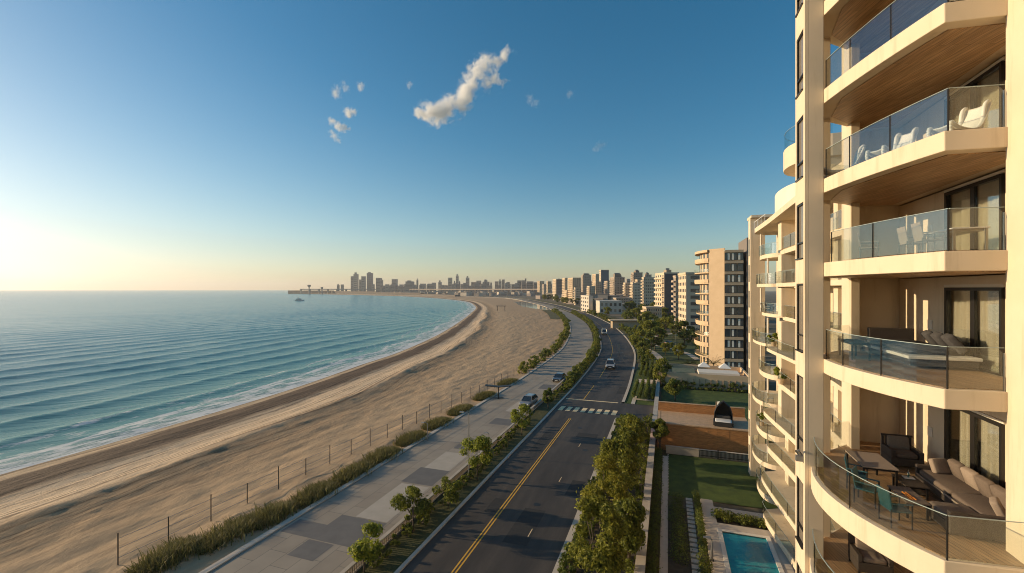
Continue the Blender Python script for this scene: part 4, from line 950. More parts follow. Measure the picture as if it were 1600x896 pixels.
cushion(MB(),(0,-.55,.52),(2.0,1.9,.24)); chd('mattress',cushion(MB(),(0,-.6,.52),(2.05,1.85,.24)),M['white_paint'],0,True); chd('bolster',cushion(MB(),(0,.6,.8),(1.9,.5,.4)),M['cushion_grey'],0,True)
chd('flag',MB().loft([[(-.75,.05,2.45),(-.4,.05,2.95),(-.7,.08,2.9)],[(-.78,.35,2.4),(-.42,.35,2.9),(-.72,.35,2.85)]]),M['white_paint'])
# lawn behind it, paved edge, and the long terrace with white canopies
lw=MB(); lw.grid([[(-1.2,71.4,.02),(20,71.4,.02)],[(-1.2,106,.02),(20,106,.02)]]); st(lw.build('lawn',M['lawn']))
tb=thing('terrace_building','low flat roofed terrace building with white canopies on its roof, before the curved tower','pavilion',(8,114,0))
MB().box(-1.0,16.4,107,119.0,0,2.3).build('wall',pm('brown terrace render',(.48,.30,.16),(.56,.36,.20),.6,.85,coord='Position'),tb)
for (a,b_,c,d) in ((-1.0,16.4,106.7,107.0),(-1.0,16.4,119.001,119.4),(-1.35,-1.001,106.7,119.4),(16.401,16.75,106.7,119.4)): MB().box(a,b_,c,d,0,3.3).build('parapet',M['stucco_tan'],tb)
for j in range(14): MB().box(-.6+j*1.2,-.48+j*1.2,106.55,106.69,.3,2.2).build('trellis_post',M['stake'],tb)
MB().box(1.0,6.0,110,116.5,2.301,2.9).build('planter',pm('teal planter',(.05,.10,.06),(.16,.17,.12),1.5,.8),tb)
MB().box(6.6,15,109,113.5,2.301,3.35).build('roof_unit',M['stucco_white'],tb,bevel=.05)
for x,y,lb in ((8.2,116.0,'left white pyramid parasol on the low terrace building'),(12.6,115.3,'right white pyramid parasol on the low terrace building')):
    s=thing('parasol',lb,'parasol',(x,y,2.3),0,'white parasols on the terrace roof')
    for n_,m_,mt in (('pole',MB().tube([(0,0,0),(0,0,2.2)],.05),'galv'),('canopy',MB().loft([[(-1.3,-1.3,1.3),(1.3,-1.3,1.3),(1.3,1.3,1.3),(-1.3,1.3,1.3)],[(-.05,-.05,2.35),(.05,-.05,2.35),(.05,.05,2.35),(-.05,.05,2.35)]]),'white_paint')):
        ob=m_.build(n_,M[mt],None); ob.parent=s
rx=shrub('terrace_shrub','small shrub against the front wall of the low terrace building','shrub',.9,1.0,8,420,.16,120,'leaf_hedge','shrubs before the terrace building')
for j in range(15): place(rx,j==0,(-.5+j*1.2+rnd.uniform(-.4,.4),106.0,.02),rnd.uniform(0,6),rnd.uniform(.6,1.1))
rx=shrub('lawn_shrub','small shrub along the back of the cedar parapet','shrub',.7,.8,8,360,.14,121,'leaf_shrub','shrubs behind the cedar parapet')
for j in range(12): place(rx,j==0,(-.6+j*1.1+rnd.uniform(-.3,.3),71.9,.02),rnd.uniform(0,6),rnd.uniform(.6,1.1)+1.6*0)
# hedge rows behind the side street
hr=leaves([((0,(j-14)*.55,1.0+.15*math.sin(j*2.1)),.62) for j in range(29)],3800,.17,303,up=.7).build('hedge',M['leaf_hedge']); hr.scale=(.62,1,1.0)
tag(hr,'tall clipped hedge row running away from the side street beside the road','hedge',None,None); hr['group']='clipped hedge rows by the side street'
f=True
for y,L_ in ((98.5,.9),(123.5,1.25)):
    for x in (-6.4,-5.2,-4.0,-2.8):
        h=hr if f else hr.copy()
        if not f: col.objects.link(h)
        f=False; h.location=(x,y,.05); h.scale=(.5,L_,rnd.uniform(1.0,1.35))
st(MB().grid([[(-7.8,88.5,.04),(-2.3,88.5,.04)],[(-7.8,139,.04),(-2.3,139,.04)]]).build('lawn',M['lawn']))
st(MB().box(-7.0,-2.4,108.5,112,.0,.35).build('paved_strip',M['paving']))
st(MB().box(-6.6,-5.9,88.5,95,.0,.1).build('garden_path',M['paving'])); st(MB().box(-5.9,-2.4,92,93,.0,.1).build('garden_path',M['paving']))
# park lawn with a curved path
lw=MB(); lw.grid([[(*along(y,a)[0],.055) for a in (-4,8,18,28)] for y in (141,160,180,205,232)]); st(lw.build('lawn',pm('park lawn',(.03,.055,.012),(.06,.09,.02),.15,.9,.6,4,coord='Position')))
pth=catmull([(-1,141),(-4,160),(-9,180),(-9,200),(-4,222),(3,236)],8); A=offset([tuple(p) for p in pth],1.1); B=offset([tuple(p) for p in pth],-1.1); st(MB().grid([[(*a,.065),(*b_,.065)] for a,b_ in zip(A,B)]).build('park_path',M['paving']))
pth=catmull([(-9,188),(0,178),(6,165),(9,150)],8); A=offset([tuple(p) for p in pth],1.0); B=offset([tuple(p) for p in pth],-1.0); st(MB().grid([[(*a,.07),(*b_,.07)] for a,b_ in zip(A,B)]).build('park_path',M['paving']))
pk=[tree('park_tree','round leafy tree among the park and roadside planting before the far blocks','tree',(0,0,0),3.6,2.1,1.9,16,1500,.3,140+i,['leaf_tree','leaf_shrub','leaf_hedge'][i],'trees in the park and along the far road',.14) for i in range(3)]
us=[False]*3
def ptree(x,y,s,z=.05):
    k=rnd.randrange(3); place(pk[k],not us[k],(x,y,z),rnd.uniform(0,6),s); us[k]=True
for px,py,s in ((1000,545,1.2),(1005,560,.9),(996,530,1.1),(1012,535,1.0),(1032,520,1.2),(1048,515,1.3),(1062,512,1.1),(1028,500,1.3),(1015,512,1.0),(1090,520,.9),(1075,540,.7),(1098,556,.9),(1040,556,.7),(1060,563,.8),(1008,578,.7),(1035,590,.8),(1030,604,.8)):
    p=at(px,py); ptree(p.x,p.y,s)
for px,py,s in ((1008,552,.8),(1018,548,.7),(1003,570,.7),(1036,534,.9),(1052,528,1.0),(1070,524,.9),(1030,545,.6),(1046,550,.6),(1066,552,.6),(1092,548,.7),(998,552,1.0),(1007,524,1.0),(1022,510,1.2),(1050,506,1.2),(1072,534,.8)):
    p=at(px,py); ptree(p.x,p.y,s)
Y=170
while Y<900:
    for o,q in ((2,.6),(14,.8),(30,.55),(48,.5)):
        if rnd.random()<q:
            p,_=along(Y,o+rnd.uniform(-3,4)); ptree(p.x,p.y,rnd.uniform(.9,1.5)+Y*.0008)
    Y+=13+Y*.03
# palms by the curved tower
def palm(label,loc,h,seed,s_=1):
    r=random.Random(seed); s=thing('palm_tree',label,'palm tree',loc,0,'palms before the curved tower'); mb=MB(); mb.tube([(0,0,0),(.05,0,h*.5),(0,.05,h)],[.2,.16,.15],8); o=mb.build('trunk',M['bark'],None,smooth=True); o.parent=s
    vs=[]; fs=[]
    for i in range(26):
        a=r.uniform(0,6.28); el=r.uniform(-.2,1.2); Ln=r.uniform(1.7,2.4)*s_
        for k in range(9):
            t=(k+.5)/9; p=Vector((math.cos(a)*Ln*t*math.cos(el*.6),math.sin(a)*Ln*t*math.cos(el*.6),h+Ln*t*math.sin(el)-1.5*t*t)); w_=.42*(1-abs(t-.4))*s_
            for sgn in (-1,1):
                n=len(vs); q=p+Vector((-math.sin(a)*sgn,math.cos(a)*sgn,-.55))*w_+Vector((math.cos(a),math.sin(a),0))*.2
                d=Vector((math.cos(a),math.sin(a),0))*.07; vs+=[tuple(p-d),tuple(p+d),tuple(q)]; fs.append((n,n+1,n+2))
    o=MB().add(vs,fs).build('crown',M['leaf_palm'],None); o.parent=s; return s
p=at(1115,582); palm('spreading palm at the foot of the blank tower wall',(p.x,p.y,0),2.4,1,1.7)
p=at(1078,577); palm('smaller upright palm left of the spreading one',(p.x,p.y,0),1.6,2,1.1)

# ------------------------------------------------------------------ curved residential tower
tw=thing('tower_block','tan tower block with curved balconies, a blank wall and stacked window bays beyond the wing','building',(14,138,0))
HT=CAMH+10.7; NF=11; fh=HT/NF
c0,c1,c2=Vector((11.0,137.2)),Vector((14.7,134.7)),Vector((19.4,134.9))
cur=[(6.6+.0*i,152-.0*i) for i in range(0)]
cur=bez((9.4,154),tuple(c0),(6.6,143.5),10)
MB().prism([tuple(c0),tuple(c1),tuple(c1+Vector((.5,6))),(12,152),tuple((10.2,154))]+[(x+.9,y+.3) for x,y in cur[1:-1]],0,HT).build('wall',M['stucco_tan'],tw)
MB().prism([tuple(c0+Vector((.02,-.03))),tuple(c1+Vector((.02,-.05))),tuple(c1+Vector((.2,.6))),tuple(c0+Vector((.4,.6)))],HT+.001,HT+.5).build('parapet',M['stucco_tan'],tw)
MB().prism([tuple(c1+Vector((.02,.25))),tuple(c2+Vector((0,.25))),(21,150),(15.4,150)],0,HT-.3).build('wall',M['stucco_tan'],tw)
u=(c2-c1).normalized(); nn=Vector((u.y,-u.x))
for k in range(NF):
    z=fh*k
    q=MB(); a=c1+u*.1; b_=c2; q.prism([tuple(a+nn*.18),tuple(b_+nn*.18),tuple(b_-nn*.2),tuple(a-nn*.2)],z+fh-.75,z+fh-.02); q.build('spandrel',M['stucco_tan'],tw,bevel=.03)
    for i in range(3):
        w_=(c2-c1).length/3; a=c1+u*(i*w_+.12); b_=c1+u*((i+1)*w_-.08)
        f=MB().prism([tuple(a-nn*.15),tuple(b_-nn*.15),tuple(b_-nn*.235),tuple(a-nn*.235)],z+.1,z+fh-.76).build('window',M['dark_metal'],tw)
        MB().prism([tuple(a+u*.06-nn*.10),tuple(b_-u*.06-nn*.10),tuple(b_-u*.06-nn*.149),tuple(a+u*.06-nn*.149)],z+.2,z+fh-.85).build('pane',M['farglass'],f)
        if (k+i)%2==0 or i==1:
            s_=u*(.18 if i else .7); MB().prism([tuple(a+s_-nn*.094),tuple(a+s_+u*.5-nn*.094),tuple(a+s_+u*.5-nn*.099),tuple(a+s_-nn*.099)],z+.25,z+fh-.95).build('curtain',M['curtain'],f)
    # curved balcony with parapet rail on the sea side
    if k:
        cb=[(x-(.05+.3*math.sin(k*.9))*math.sin(PI*i/10)-.25,y-.3) for i,(x,y) in enumerate(cur)]; cb[-1]=(c0.x-.1,c0.y-.0); 
        sl=MB().prism(cb+[(x+1.2,y+.3) for x,y in cur[::-1][1:-1]],z-.3,z).build('balcony_slab',M['stucco_tan'],tw)
        MB().band(offset(cb,.08),.05,z+.01,z+.95).build('balustrade',M['glass'] if k%2 else M['stucco_tan'],sl)
    for i in (1,4,7):
        p=Vector(cur[i])+Vector((.9,.3)); p2=Vector(cur[i+2])+Vector((.9,.3)); t=(p2-p).normalized(); m_=Vector((t.y,-t.x))
        if m_.x>0: m_=-m_
        f=MB().prism([tuple(p+m_*.06),tuple(p2+m_*.06),tuple(p2-m_*.1),tuple(p-m_*.1)],z+.15,z+fh-.5).build('window',M['farglass'],tw)
MB().prism([(x-.5,y-.2) for x,y in cur]+[(14,140),(12,153)],HT-.35,HT+.35).build('roof_canopy',M['stucco_tan'],tw)
MB().box(20.2,21.6,134.9,150,0,HT+3.2).build('stair_shaft',pm('grey shaft render',(.20,.17,.15),rough=.8),tw)
for k in range(11): MB().box(20.35,21.4,134.80,134.899,fh*k+.4,fh*k+2.3).build('shaft_window',M['farglass'],tw)

# ------------------------------------------------------------------ apartment towers along the bend
WU=MB().box(-.5,.5,-.06,.06,-.5,.5)
M['paleglass']=pm('curtained window glass',(.22,.19,.15),(.36,.31,.24),.35,.15,spec=.7)
winmesh2=WU.build('window',M['paleglass']).data
winmesh=WU.build('window',M['farglass']).data; 
for o in list(col.objects):
    if o.data is winmesh or o.data is winmesh2: bpy.data.objects.remove(o)
def facade_mat(c): return pm('facade %d'%len(bpy.data.materials),[x*.9 for x in c],c,.08,.85,coord='Position')
def heading(p):
    i=min(range(len(PATH)),key=lambda k:(PATH[k]-p).length); return tang(i)
def tower(label,x0,x1,x2,yt,yb,c,nf,ncl,ncr,balc=True,cap=None,turn=0,name='apartment_tower',side=None,win=(.5,.48),ctop=None,base=None,group=None):
    C=at(x1,yb) if base is None else atd(x1,base)
    d=-SY*C.x+CY*C.y; H=CAMH+(HORY-yt)*d/FPX
    t=heading(C); t=Vector((t.x*math.cos(turn)-t.y*math.sin(turn),t.x*math.sin(turn)+t.y*math.cos(turn))); e=Vector((t.y,-t.x))
    def solve(v,px):
        k=(px-800)/FPX; r0=CY*C.x+SY*C.y; rt=CY*v.x+SY*v.y; dt=-SY*v.x+CY*v.y; L_=(k*d-r0)/(rt-k*dt) if abs(rt-k*dt)>1e-4 else 20
        return L_ if 3<L_<70 else 22
    L1=solve(t,x0); L2=solve(e,x2); m=facade_mat(c)
    s=thing(name,label,'building',(C.x,C.y,0),0,group)
    poly=[tuple(C),tuple(C+e*L2),tuple(C+e*L2+t*L1),tuple(C+t*L1)]
    MB().prism(poly,0,H).build('wall',m,s)
    pp=[tuple(Vector(q)+(Vector(q)-(C+e*L2/2+t*L1/2)).normalized()*.35) for q in poly]; MB().prism(pp,H+.01,H+.9).build('parapet',m,s)
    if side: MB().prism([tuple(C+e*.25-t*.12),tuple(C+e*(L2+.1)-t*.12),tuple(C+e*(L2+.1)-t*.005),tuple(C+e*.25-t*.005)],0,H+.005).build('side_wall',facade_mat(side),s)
    if cap:
        a,b_,hh=cap; k=C+t*L1*.5
        MB().prism([tuple(k+e*L2*a-t*3),tuple(k+e*L2*b_-t*3),tuple(k+e*L2*b_+t*4),tuple(k+e*L2*a+t*4)],H+.91,H+hh).build('lift_house',facade_mat([x*.55 for x in c]),s)
        MB().prism([tuple(k+e*(L2*a+.5)),tuple(k+e*(L2*b_-.5)),tuple(k+e*(L2*b_-.5)+t),tuple(k+e*(L2*a+.5)+t)],H+hh+.01,H+hh+1.2).build('roof_plant',M['galv'],s)
    fh=H/nf
    def win_(o,u,L_,n,nrm):
        if not n: return
        rz=math.atan2(u.y,u.x)
        for k in range(nf):
            for i in range(n):
                p=o+u*(L_*(i+.5)/n)+nrm*.03; w=bpy.data.objects.new('window',winmesh if rnd.random()<.66 else winmesh2); col.objects.link(w); w.parent=s
                w.location=(p.x-C.x,p.y-C.y,fh*(k+.55)); w.rotation_euler=(0,0,rz); w.scale=(L_/n*win[0],1,fh*win[1])
    win_(C,t,L1,ncl,-e); win_(C,e,L2,ncr,-t)
    if balc:
        for k in range(1,nf):
            a=C+t*L1*.04; b_=C+t*L1*.96; mb=MB(); mb.prism([tuple(a-e*1.3),tuple(b_-e*1.3),tuple(b_-e*.02),tuple(a-e*.02)],fh*k-.15,fh*k+.05); mb.prism([tuple(a-e*1.3),tuple(b_-e*1.3),tuple(b_-e*1.2),tuple(a-e*1.2)],fh*k+.06,fh*k+.95)
            mb.build('balcony',m,s)
            if ncr and k%2: 
                a=C+e*L2*.08; b_=C+e*L2*.92; MB().prism([tuple(a-t*.5),tuple(b_-t*.5),tuple(b_-t*.01),tuple(a-t*.01)],fh*k-.12,fh*k+.08).build('floor_band',m,s)
    return s
TAN=(.60,.46,.31); GREY=(.44,.35,.27); DARK=(.22,.175,.15); CREAM=(.66,.53,.38); WHT=(.60,.53,.44); BLUE=(.15,.17,.19)
tower('narrow cream tower with ribbed sea front just left of the curved tower',1060,1072,1082,429,532,CREAM,10,5,3,balc=False)
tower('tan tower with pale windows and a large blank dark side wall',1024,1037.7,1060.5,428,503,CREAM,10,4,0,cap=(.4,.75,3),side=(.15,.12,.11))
tower('wide pale tower behind the white block, left of the blank dark wall',1003,1006,1026,435,489,CREAM,11,2,7)
tower('white low block with dark window strips before the wide pale tower',1003.5,1006,1024,454,486,WHT,6,2,5,balc=False,name='apartment_block')
tower('cream tower with eight columns of windows facing the road bend',985,989,1003.5,443,482,CREAM,9,3,6)
tower('slim yellow cream tower left of the one with many windows',974,977,986,443,479,CREAM,9,3,3)
tower('dark brown tower rising behind the slim yellow one',986,990,1004,427,478,GREY,14,2,5,cap=(.3,.7,3.5))
tower('brown tower with a dark upper block, right of the dark glass slab',953,960,976,434.5,477,GREY,12,5,4,cap=(.2,.8,6))
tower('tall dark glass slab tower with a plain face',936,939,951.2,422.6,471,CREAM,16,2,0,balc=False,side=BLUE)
tower('narrow tan tower left of the dark glass slab',925,931,936.5,429,467,TAN,13,3,2)
tower('lower tan tower hiding the foot of the dark glass slab',927,931,940,441,472,TAN,9,3,3)
tower('grey tower with a crowned roof behind the white low block',908.5,911,923.5,430.5,466,GREY,14,2,5,cap=(.15,.85,4))
tower('wide tan tower with rows of balconies, left of the white low block',887.5,895,907.6,435,475,TAN,13,5,4)
tower('lower cream balcony block in front of the wide tan tower',897,899,908,450.5,477,CREAM,7,2,4)
tower('slim grey tower between the wide tan one and the dark slab pair',878.5,883,886.8,435,468,TAN,13,3,2)
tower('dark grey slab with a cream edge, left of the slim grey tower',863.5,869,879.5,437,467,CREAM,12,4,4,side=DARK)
tower('small tan tower with a dark side, two left of the dark grey slab',854,856,861.5,440.4,465,TAN,10,2,3)
tower('small grey tower with a darker core before the bend of the road',847,850,853.8,445,464,GREY,8,2,2)
tower('tan tower at the left end of the row along the road',839.5,843.5,850.5,440,463,TAN,10,2,3)
tower('white stepped low block with a shaded blank side right of the road',907.5,920,926,464,489,WHT,4,4,0,balc=False,name='low_block')
tower('long white low building with a flat roof behind the stepped block',927,937,972,472,491,WHT,2,0,5,balc=False,name='low_block')
tower('grey tower with antennas far behind the brown tower',1006,1008,1018,430,470,GREY,12,0,4,cap=(.2,.6,4))
tower('tan mid rise with stepped top behind the cream tower of many windows',992,996,1012,438,480,TAN,11,3,6)
tower('brown mid rise between the yellow cream tower and the dark slab',944,949,958,440,473,GREY,10,3,3)
tower('tan mid rise filling the gap behind the blank dark wall tower',1040,1046,1066,436,500,TAN,10,3,6)
tower('grey brown block behind the ribbed cream tower',1052,1056,1072,433,512,GREY,10,2,6)
tower('low tan block below the blank dark wall, behind the park trees',1004,1010,1034,482,507,TAN,4,3,7,name='apartment_block')
tower('small brown block behind the long white low building',958,963,985,467,484,GREY,5,3,6,balc=False,name='apartment_block')
tower('tan block left of the white stepped block by the road',880,886,900,455,474,TAN,6,3,4,name='apartment_block')
tower('cream block right of the grey crowned tower',917,921,930,448,473,CREAM,8,3,3)
# low roofs between towers and road
for i,(px,py,w_,d_,h,c,lb) in enumerate([(988,513,26,8,4.2,TAN,'flat tan canopy roof beside the park trees'),(1040,508,24,9,4,GREY,'long grey flat roofed hall before the blank dark tower'),(985,490,34,12,3.2,TAN,'sloping brown roofed pavilion behind the roadside trees'),(1015,488,16,10,6,CREAM,'small cream pavilion below the cream tower'),(1095,530,12,26,2.6,CREAM,'low carport roof at the foot of the curved tower'),(968,486,14,10,7,WHT,'white garden pavilion with a round roof edge left of the brown roof')]):
    p=at(px,py); s=thing('pavilion',lb,'pavilion',(p.x,p.y,0),math.atan2(-heading(p).x,heading(p).y)+R(4)); m=facade_mat(c)
    for n_,m_ in (('roof',MB().box(-w_/2,w_/2,-d_/2,d_/2,h,h+.5)),('wall',MB().box(-w_/2+1.5,w_/2-1.5,-d_/2+1.5,d_/2-1.5,0,h-.01)),('column',MB().box(-w_/2+.3,-w_/2+.7,-d_/2+.3,-d_/2+.7,0,h-.01)),('column',MB().box(w_/2-.7,w_/2-.3,-d_/2+.3,-d_/2+.7,0,h-.01))):
        ob=m_.build(n_,m,None); ob.parent=s
# hazy skyline across the bay
SKY=[(548,552.2,432),(552.3,558.3,428.4),(561,564.4,437),(564.5,570,432),(573,580.7,427),(587.3,593.8,434.5),(594,597.7,437.5),(612,619.6,436.5),(633.5,645,440),(650.6,653.2,438),(656,664,443.5),(668,679.5,443.5),(684.8,689.5,441),(700.2,706,434.2),(708.5,711.8,442),(712.3,716.3,431),(717,719,440.5),(727.8,733,434.2),(736.2,744,441),(744.3,751.5,438.8),(754,764.5,440.5),(766,768.5,442),(773.2,778.5,440),(779,783.5,439.5),(784.2,788.5,437),(789,798,444),(799,806.5,444.5),(808.3,815,438.5),(815.2,820,438.2),(820.1,822.5,435.4),(823.2,832.5,440),(834,839,441.5),(526.5,529.5,445.5),(532.3,536,444.8),(580.9,584.5,444.5),(598.5,611,446.5),(621,633,447.2),(646,650,446),(690,700,446)]
SKY+=[(702.5,712,444.5),(719.5,727,444),(757,760,437),(793,796.5,441),(842,846,443),(857.5,863,443.5),(871,876,440),(880,885,442.5),(893,898,438.5),(901,906,441),(914,919,436),(921,926,439.5),(930,934,436.5),(945,952,437.5),(948,955,442),(967,973,433),(979,985,436),(992,999,437),(1011,1017,438),(1018,1025,439.5)]
r_=random.Random(3); q_=602
while q_<850:
    w_=r_.uniform(4,9); SKY.append((q_,q_+w_,r_.uniform(441.8,446.8))); q_+=w_+r_.uniform(0,7)
ordn=['first','second','third','fourth','fifth','sixth','seventh','eighth','ninth','tenth']
SKYM=[facade_mat(c) for c in ((.30,.25,.22),(.38,.31,.26),(.24,.21,.20),(.44,.36,.29))]
for n,(x0,x1,yt) in enumerate(sorted(SKY)):
    D=2350 if x0<790 else 1750 if x0<860 else 1300
    D+= (n*137)%300
    a,b_=atd(x0,D),atd(x1,D); H=CAMH+(HORY-yt)*D/FPX; t=(b_-a).normalized(); nrm=Vector((-t.y,t.x)); dep=min(45,(b_-a).length)
    hgt='tall' if yt<435 else 'mid height' if yt<441 else 'low'
    tens,un=divmod(n,10)
    pos=(ordn[un]+' from the left' if tens==0 else ordn[un]+' after the %s from the left'%{1:'tenth',2:'twentieth',3:'thirtieth',4:'fortieth',5:'fiftieth',6:'sixtieth',7:'seventieth',8:'eightieth',9:'ninetieth',10:'hundredth'}[tens])
    s=thing('skyline_tower',hgt+(' slim' if x1-x0<5 else ' broad')+' hazy skyline block, '+pos,'building',((a.x+b_.x)/2,(a.y+b_.y)/2,0)); m=SKYM[n%4]
    P4=[tuple(a),tuple(b_),tuple(b_+nrm*dep),tuple(a+nrm*dep)]
    MB().prism(P4,0,H).build('wall',m,s)
    if n%3==0 or yt<432:
        q=(a+b_)/2; MB().prism([tuple(q-t*dep*.25),tuple(q+t*dep*.2),tuple(q+t*dep*.2+nrm*dep*.5),tuple(q-t*dep*.25+nrm*dep*.5)],H+.01,H+(9 if n%2 else 5)).build('roof_block',m,s)
    for k in range(1,min(10,int(H/7))):
        MB().prism([tuple(a+t*1.5-nrm*.3),tuple(b_-t*1.5-nrm*.3),tuple(b_-t*1.5),tuple(a+t*1.5)],H*k/(min(10,int(H/7)))-2,H*k/(min(10,int(H/7)))+.6).build('window_band',M['farglass'],s)
# low houses under the skyline
hp=[]
for i in range(4):
    m=SKYM[i] if i<2 else facade_mat([(.55,.48,.4),(.42,.36,.30)][i-2]); s=thing('low_house','low pale house in the town strip between the beach bend and the skyline','house',(0,0,0),0,'low houses in the far town')
    ob=MB().box(-9,9,-7,7,0,7+i*2).build('wall',m,None); ob.parent=s; ob=MB().box(-9.5,9.5,-7.5,7.5,7.01+i*2,7.8+i*2).build('roof',SKYM[2 if i%2 else 0],None); ob.parent=s; hp.append(s)
hu=[False]*4
for n in range(230):
    px=rnd.uniform(600,1000); py=rnd.uniform(456.5,463.5) if px<840 else rnd.uniform(462,482); p=at(px,py); 
    i=min(range(len(PATH)),key=lambda k:(PATH[k]-p).length); t=tang(i); side=(p-PATH[i]).dot(Vector((t.y,-t.x)))
    if side<26: p=p+Vector((t.y,-t.x))*(30-side+rnd.uniform(0,120))
    k=rnd.randrange(4); place(hp[k],not hu[k],(p.x,p.y,0),rnd.uniform(0,3),(rnd.uniform(.7,1.6),rnd.uniform(.7,1.3),rnd.uniform(.6,1.25))); hu[k]=True
# long harbour wall, viaduct and control towers on the headland
hw=thing('harbour_wall','long dark harbour wall running out along the far side of the bay','wall',(-1400,1600,0))
a=at(452,459.3,-1.5); pts=[a,at(520,459.6,-1.5),at(590,460.8,-1.5),at(660,462.3,-1.5),at(715,464.5,-1.5)]
for p,q,h in zip(pts,pts[1:],(15,12,9,5)): MB().band([tuple(p),tuple(q)],16,-2,h).build('wall',pm('dark harbour stone',(.12,.10,.09),rough=.9) if 'hs' not in M else M['hs'],hw)
va=thing('viaduct','long grey viaduct crossing before the distant skyline','bridge',(-900,1800,0)); p0,p1,p2=atd(470,2150),atd(640,2150),atd(940,1500)
MB().band([tuple(p0),tuple(p1),tuple(p2)],14,19,23).build('deck',SKYM[1],va)
for i in range(26):
    q=p0.lerp(p1,i/12) if i<=12 else p1.lerp(p2,(i-12)/14); MB().box(q.x-3,q.x+3,q.y-3,q.y+3,0,18.9).build('pillar',SKYM[1],va)
for px,lb in ((483,'mushroom shaped control tower at the open end of the harbour wall'),(503,'small round topped tower right of the control tower')):
    p=atd(px,2000); s=thing('control_tower',lb,'tower',(p.x,p.y,0)); k=1 if px==483 else .75
    ob=MB().tube([(0,0,0),(0,0,33*k)],[3,2.2],10).build('shaft',SKYM[2],None); ob.parent=s
    ob=MB().loft([[(math.cos(a_)*r_,math.sin(a_)*r_,z_) for a_ in [i*PI/6 for i in range(12)]] for r_,z_ in ((4,30*k),(7*k,35*k),(8*k,39*k),(5*k,41*k))]).build('cabin',SKYM[2],None); ob.parent=s
# ferry
p=at(468,470.5,-1.5); s=thing('ferry','small white ferry with two decks on the bay before the harbour wall','boat',(p.x,p.y,-1.45),YAW+R(6))
hull=[]
for x,wd,zt in ((-11,2.2,2.4),(-9,3.2,2.3),(4,3.3,2.4),(8,2.4,2.9),(11.5,.25,3.6)): hull.append([(x,-wd*.7,-.6),(x,wd*.7,-.6),(x,wd,zt),(x,-wd,zt)])
for n_,m_,mt in (('hull',MB().loft(hull),'white_paint'),('cabin',MB().box(-8,5,-2.5,2.5,2.3,4.6),'white_paint'),('upper_deck',MB().box(-5,3,-2.2,2.2,4.61,6.4),'white_paint'),('window_band',MB().box(-7.5,4.5,-2.55,2.55,3.2,4.0),'farglass'),('mast',MB().tube([(0,0,6.4),(0,0,10)],.15),'white_paint'),('funnel',MB().box(-4,-2.5,-.7,.7,6.41,8),'orange')):
    ob=m_.build(n_,M[mt],None); ob.parent=s
s.scale=(.8,)*3
# bridge pillars under the far promenade
p,_=along(500,-35); br_=thing('bridge_pillar','concrete pillar under the promenade edge by the lagoon','pillar',(p.x,p.y,-2)); ob=MB().box(-1,1,-1,1,-1,3.0).build('shaft',M['concrete'],None); ob.parent=br_; ob=MB().box(-1.8,1.8,-1.3,1.3,1.2,2.1).build('cap',M['concrete'],None); ob.parent=br_

# small things by the pool and on the wing's balconies
p=at(1092,878); lamp('short black garden lamp at the edge of the pool deck',(3.35,p.y,.3),1.7,.18,name='garden_lamp')
def potted(label,loc,s_,seed):
    t=thing('potted_plant',label,'plant',loc)
    o=MB().loft([[(math.cos(q*PI/6)*r_,math.sin(q*PI/6)*r_,z_) for q in range(12)] for r_,z_ in ((.17,0),(.24,.38),(.25,.4),(.21,.4))]).build('pot',M['stucco_tan'],None,bevel=.01); o.parent=t
    o=leaves(crown_clumps(.85,.38,.42,7,seed),420,.12,seed).build('foliage',M['leaf_bright'],None); o.parent=t; t.scale=(s_,)*3
potted('leafy green pot plant on the fourth balcony below the wing roof',(9.75,49.5,zw(3)),1.1,401)
potted('trailing green pot plant on the fifth balcony below the wing roof',(9.7,46.3,zw(4)),1.2,402)
potted('small pot plant on the seventh balcony below the wing roof',(9.6,54.5,zw(6)),1.0,403)
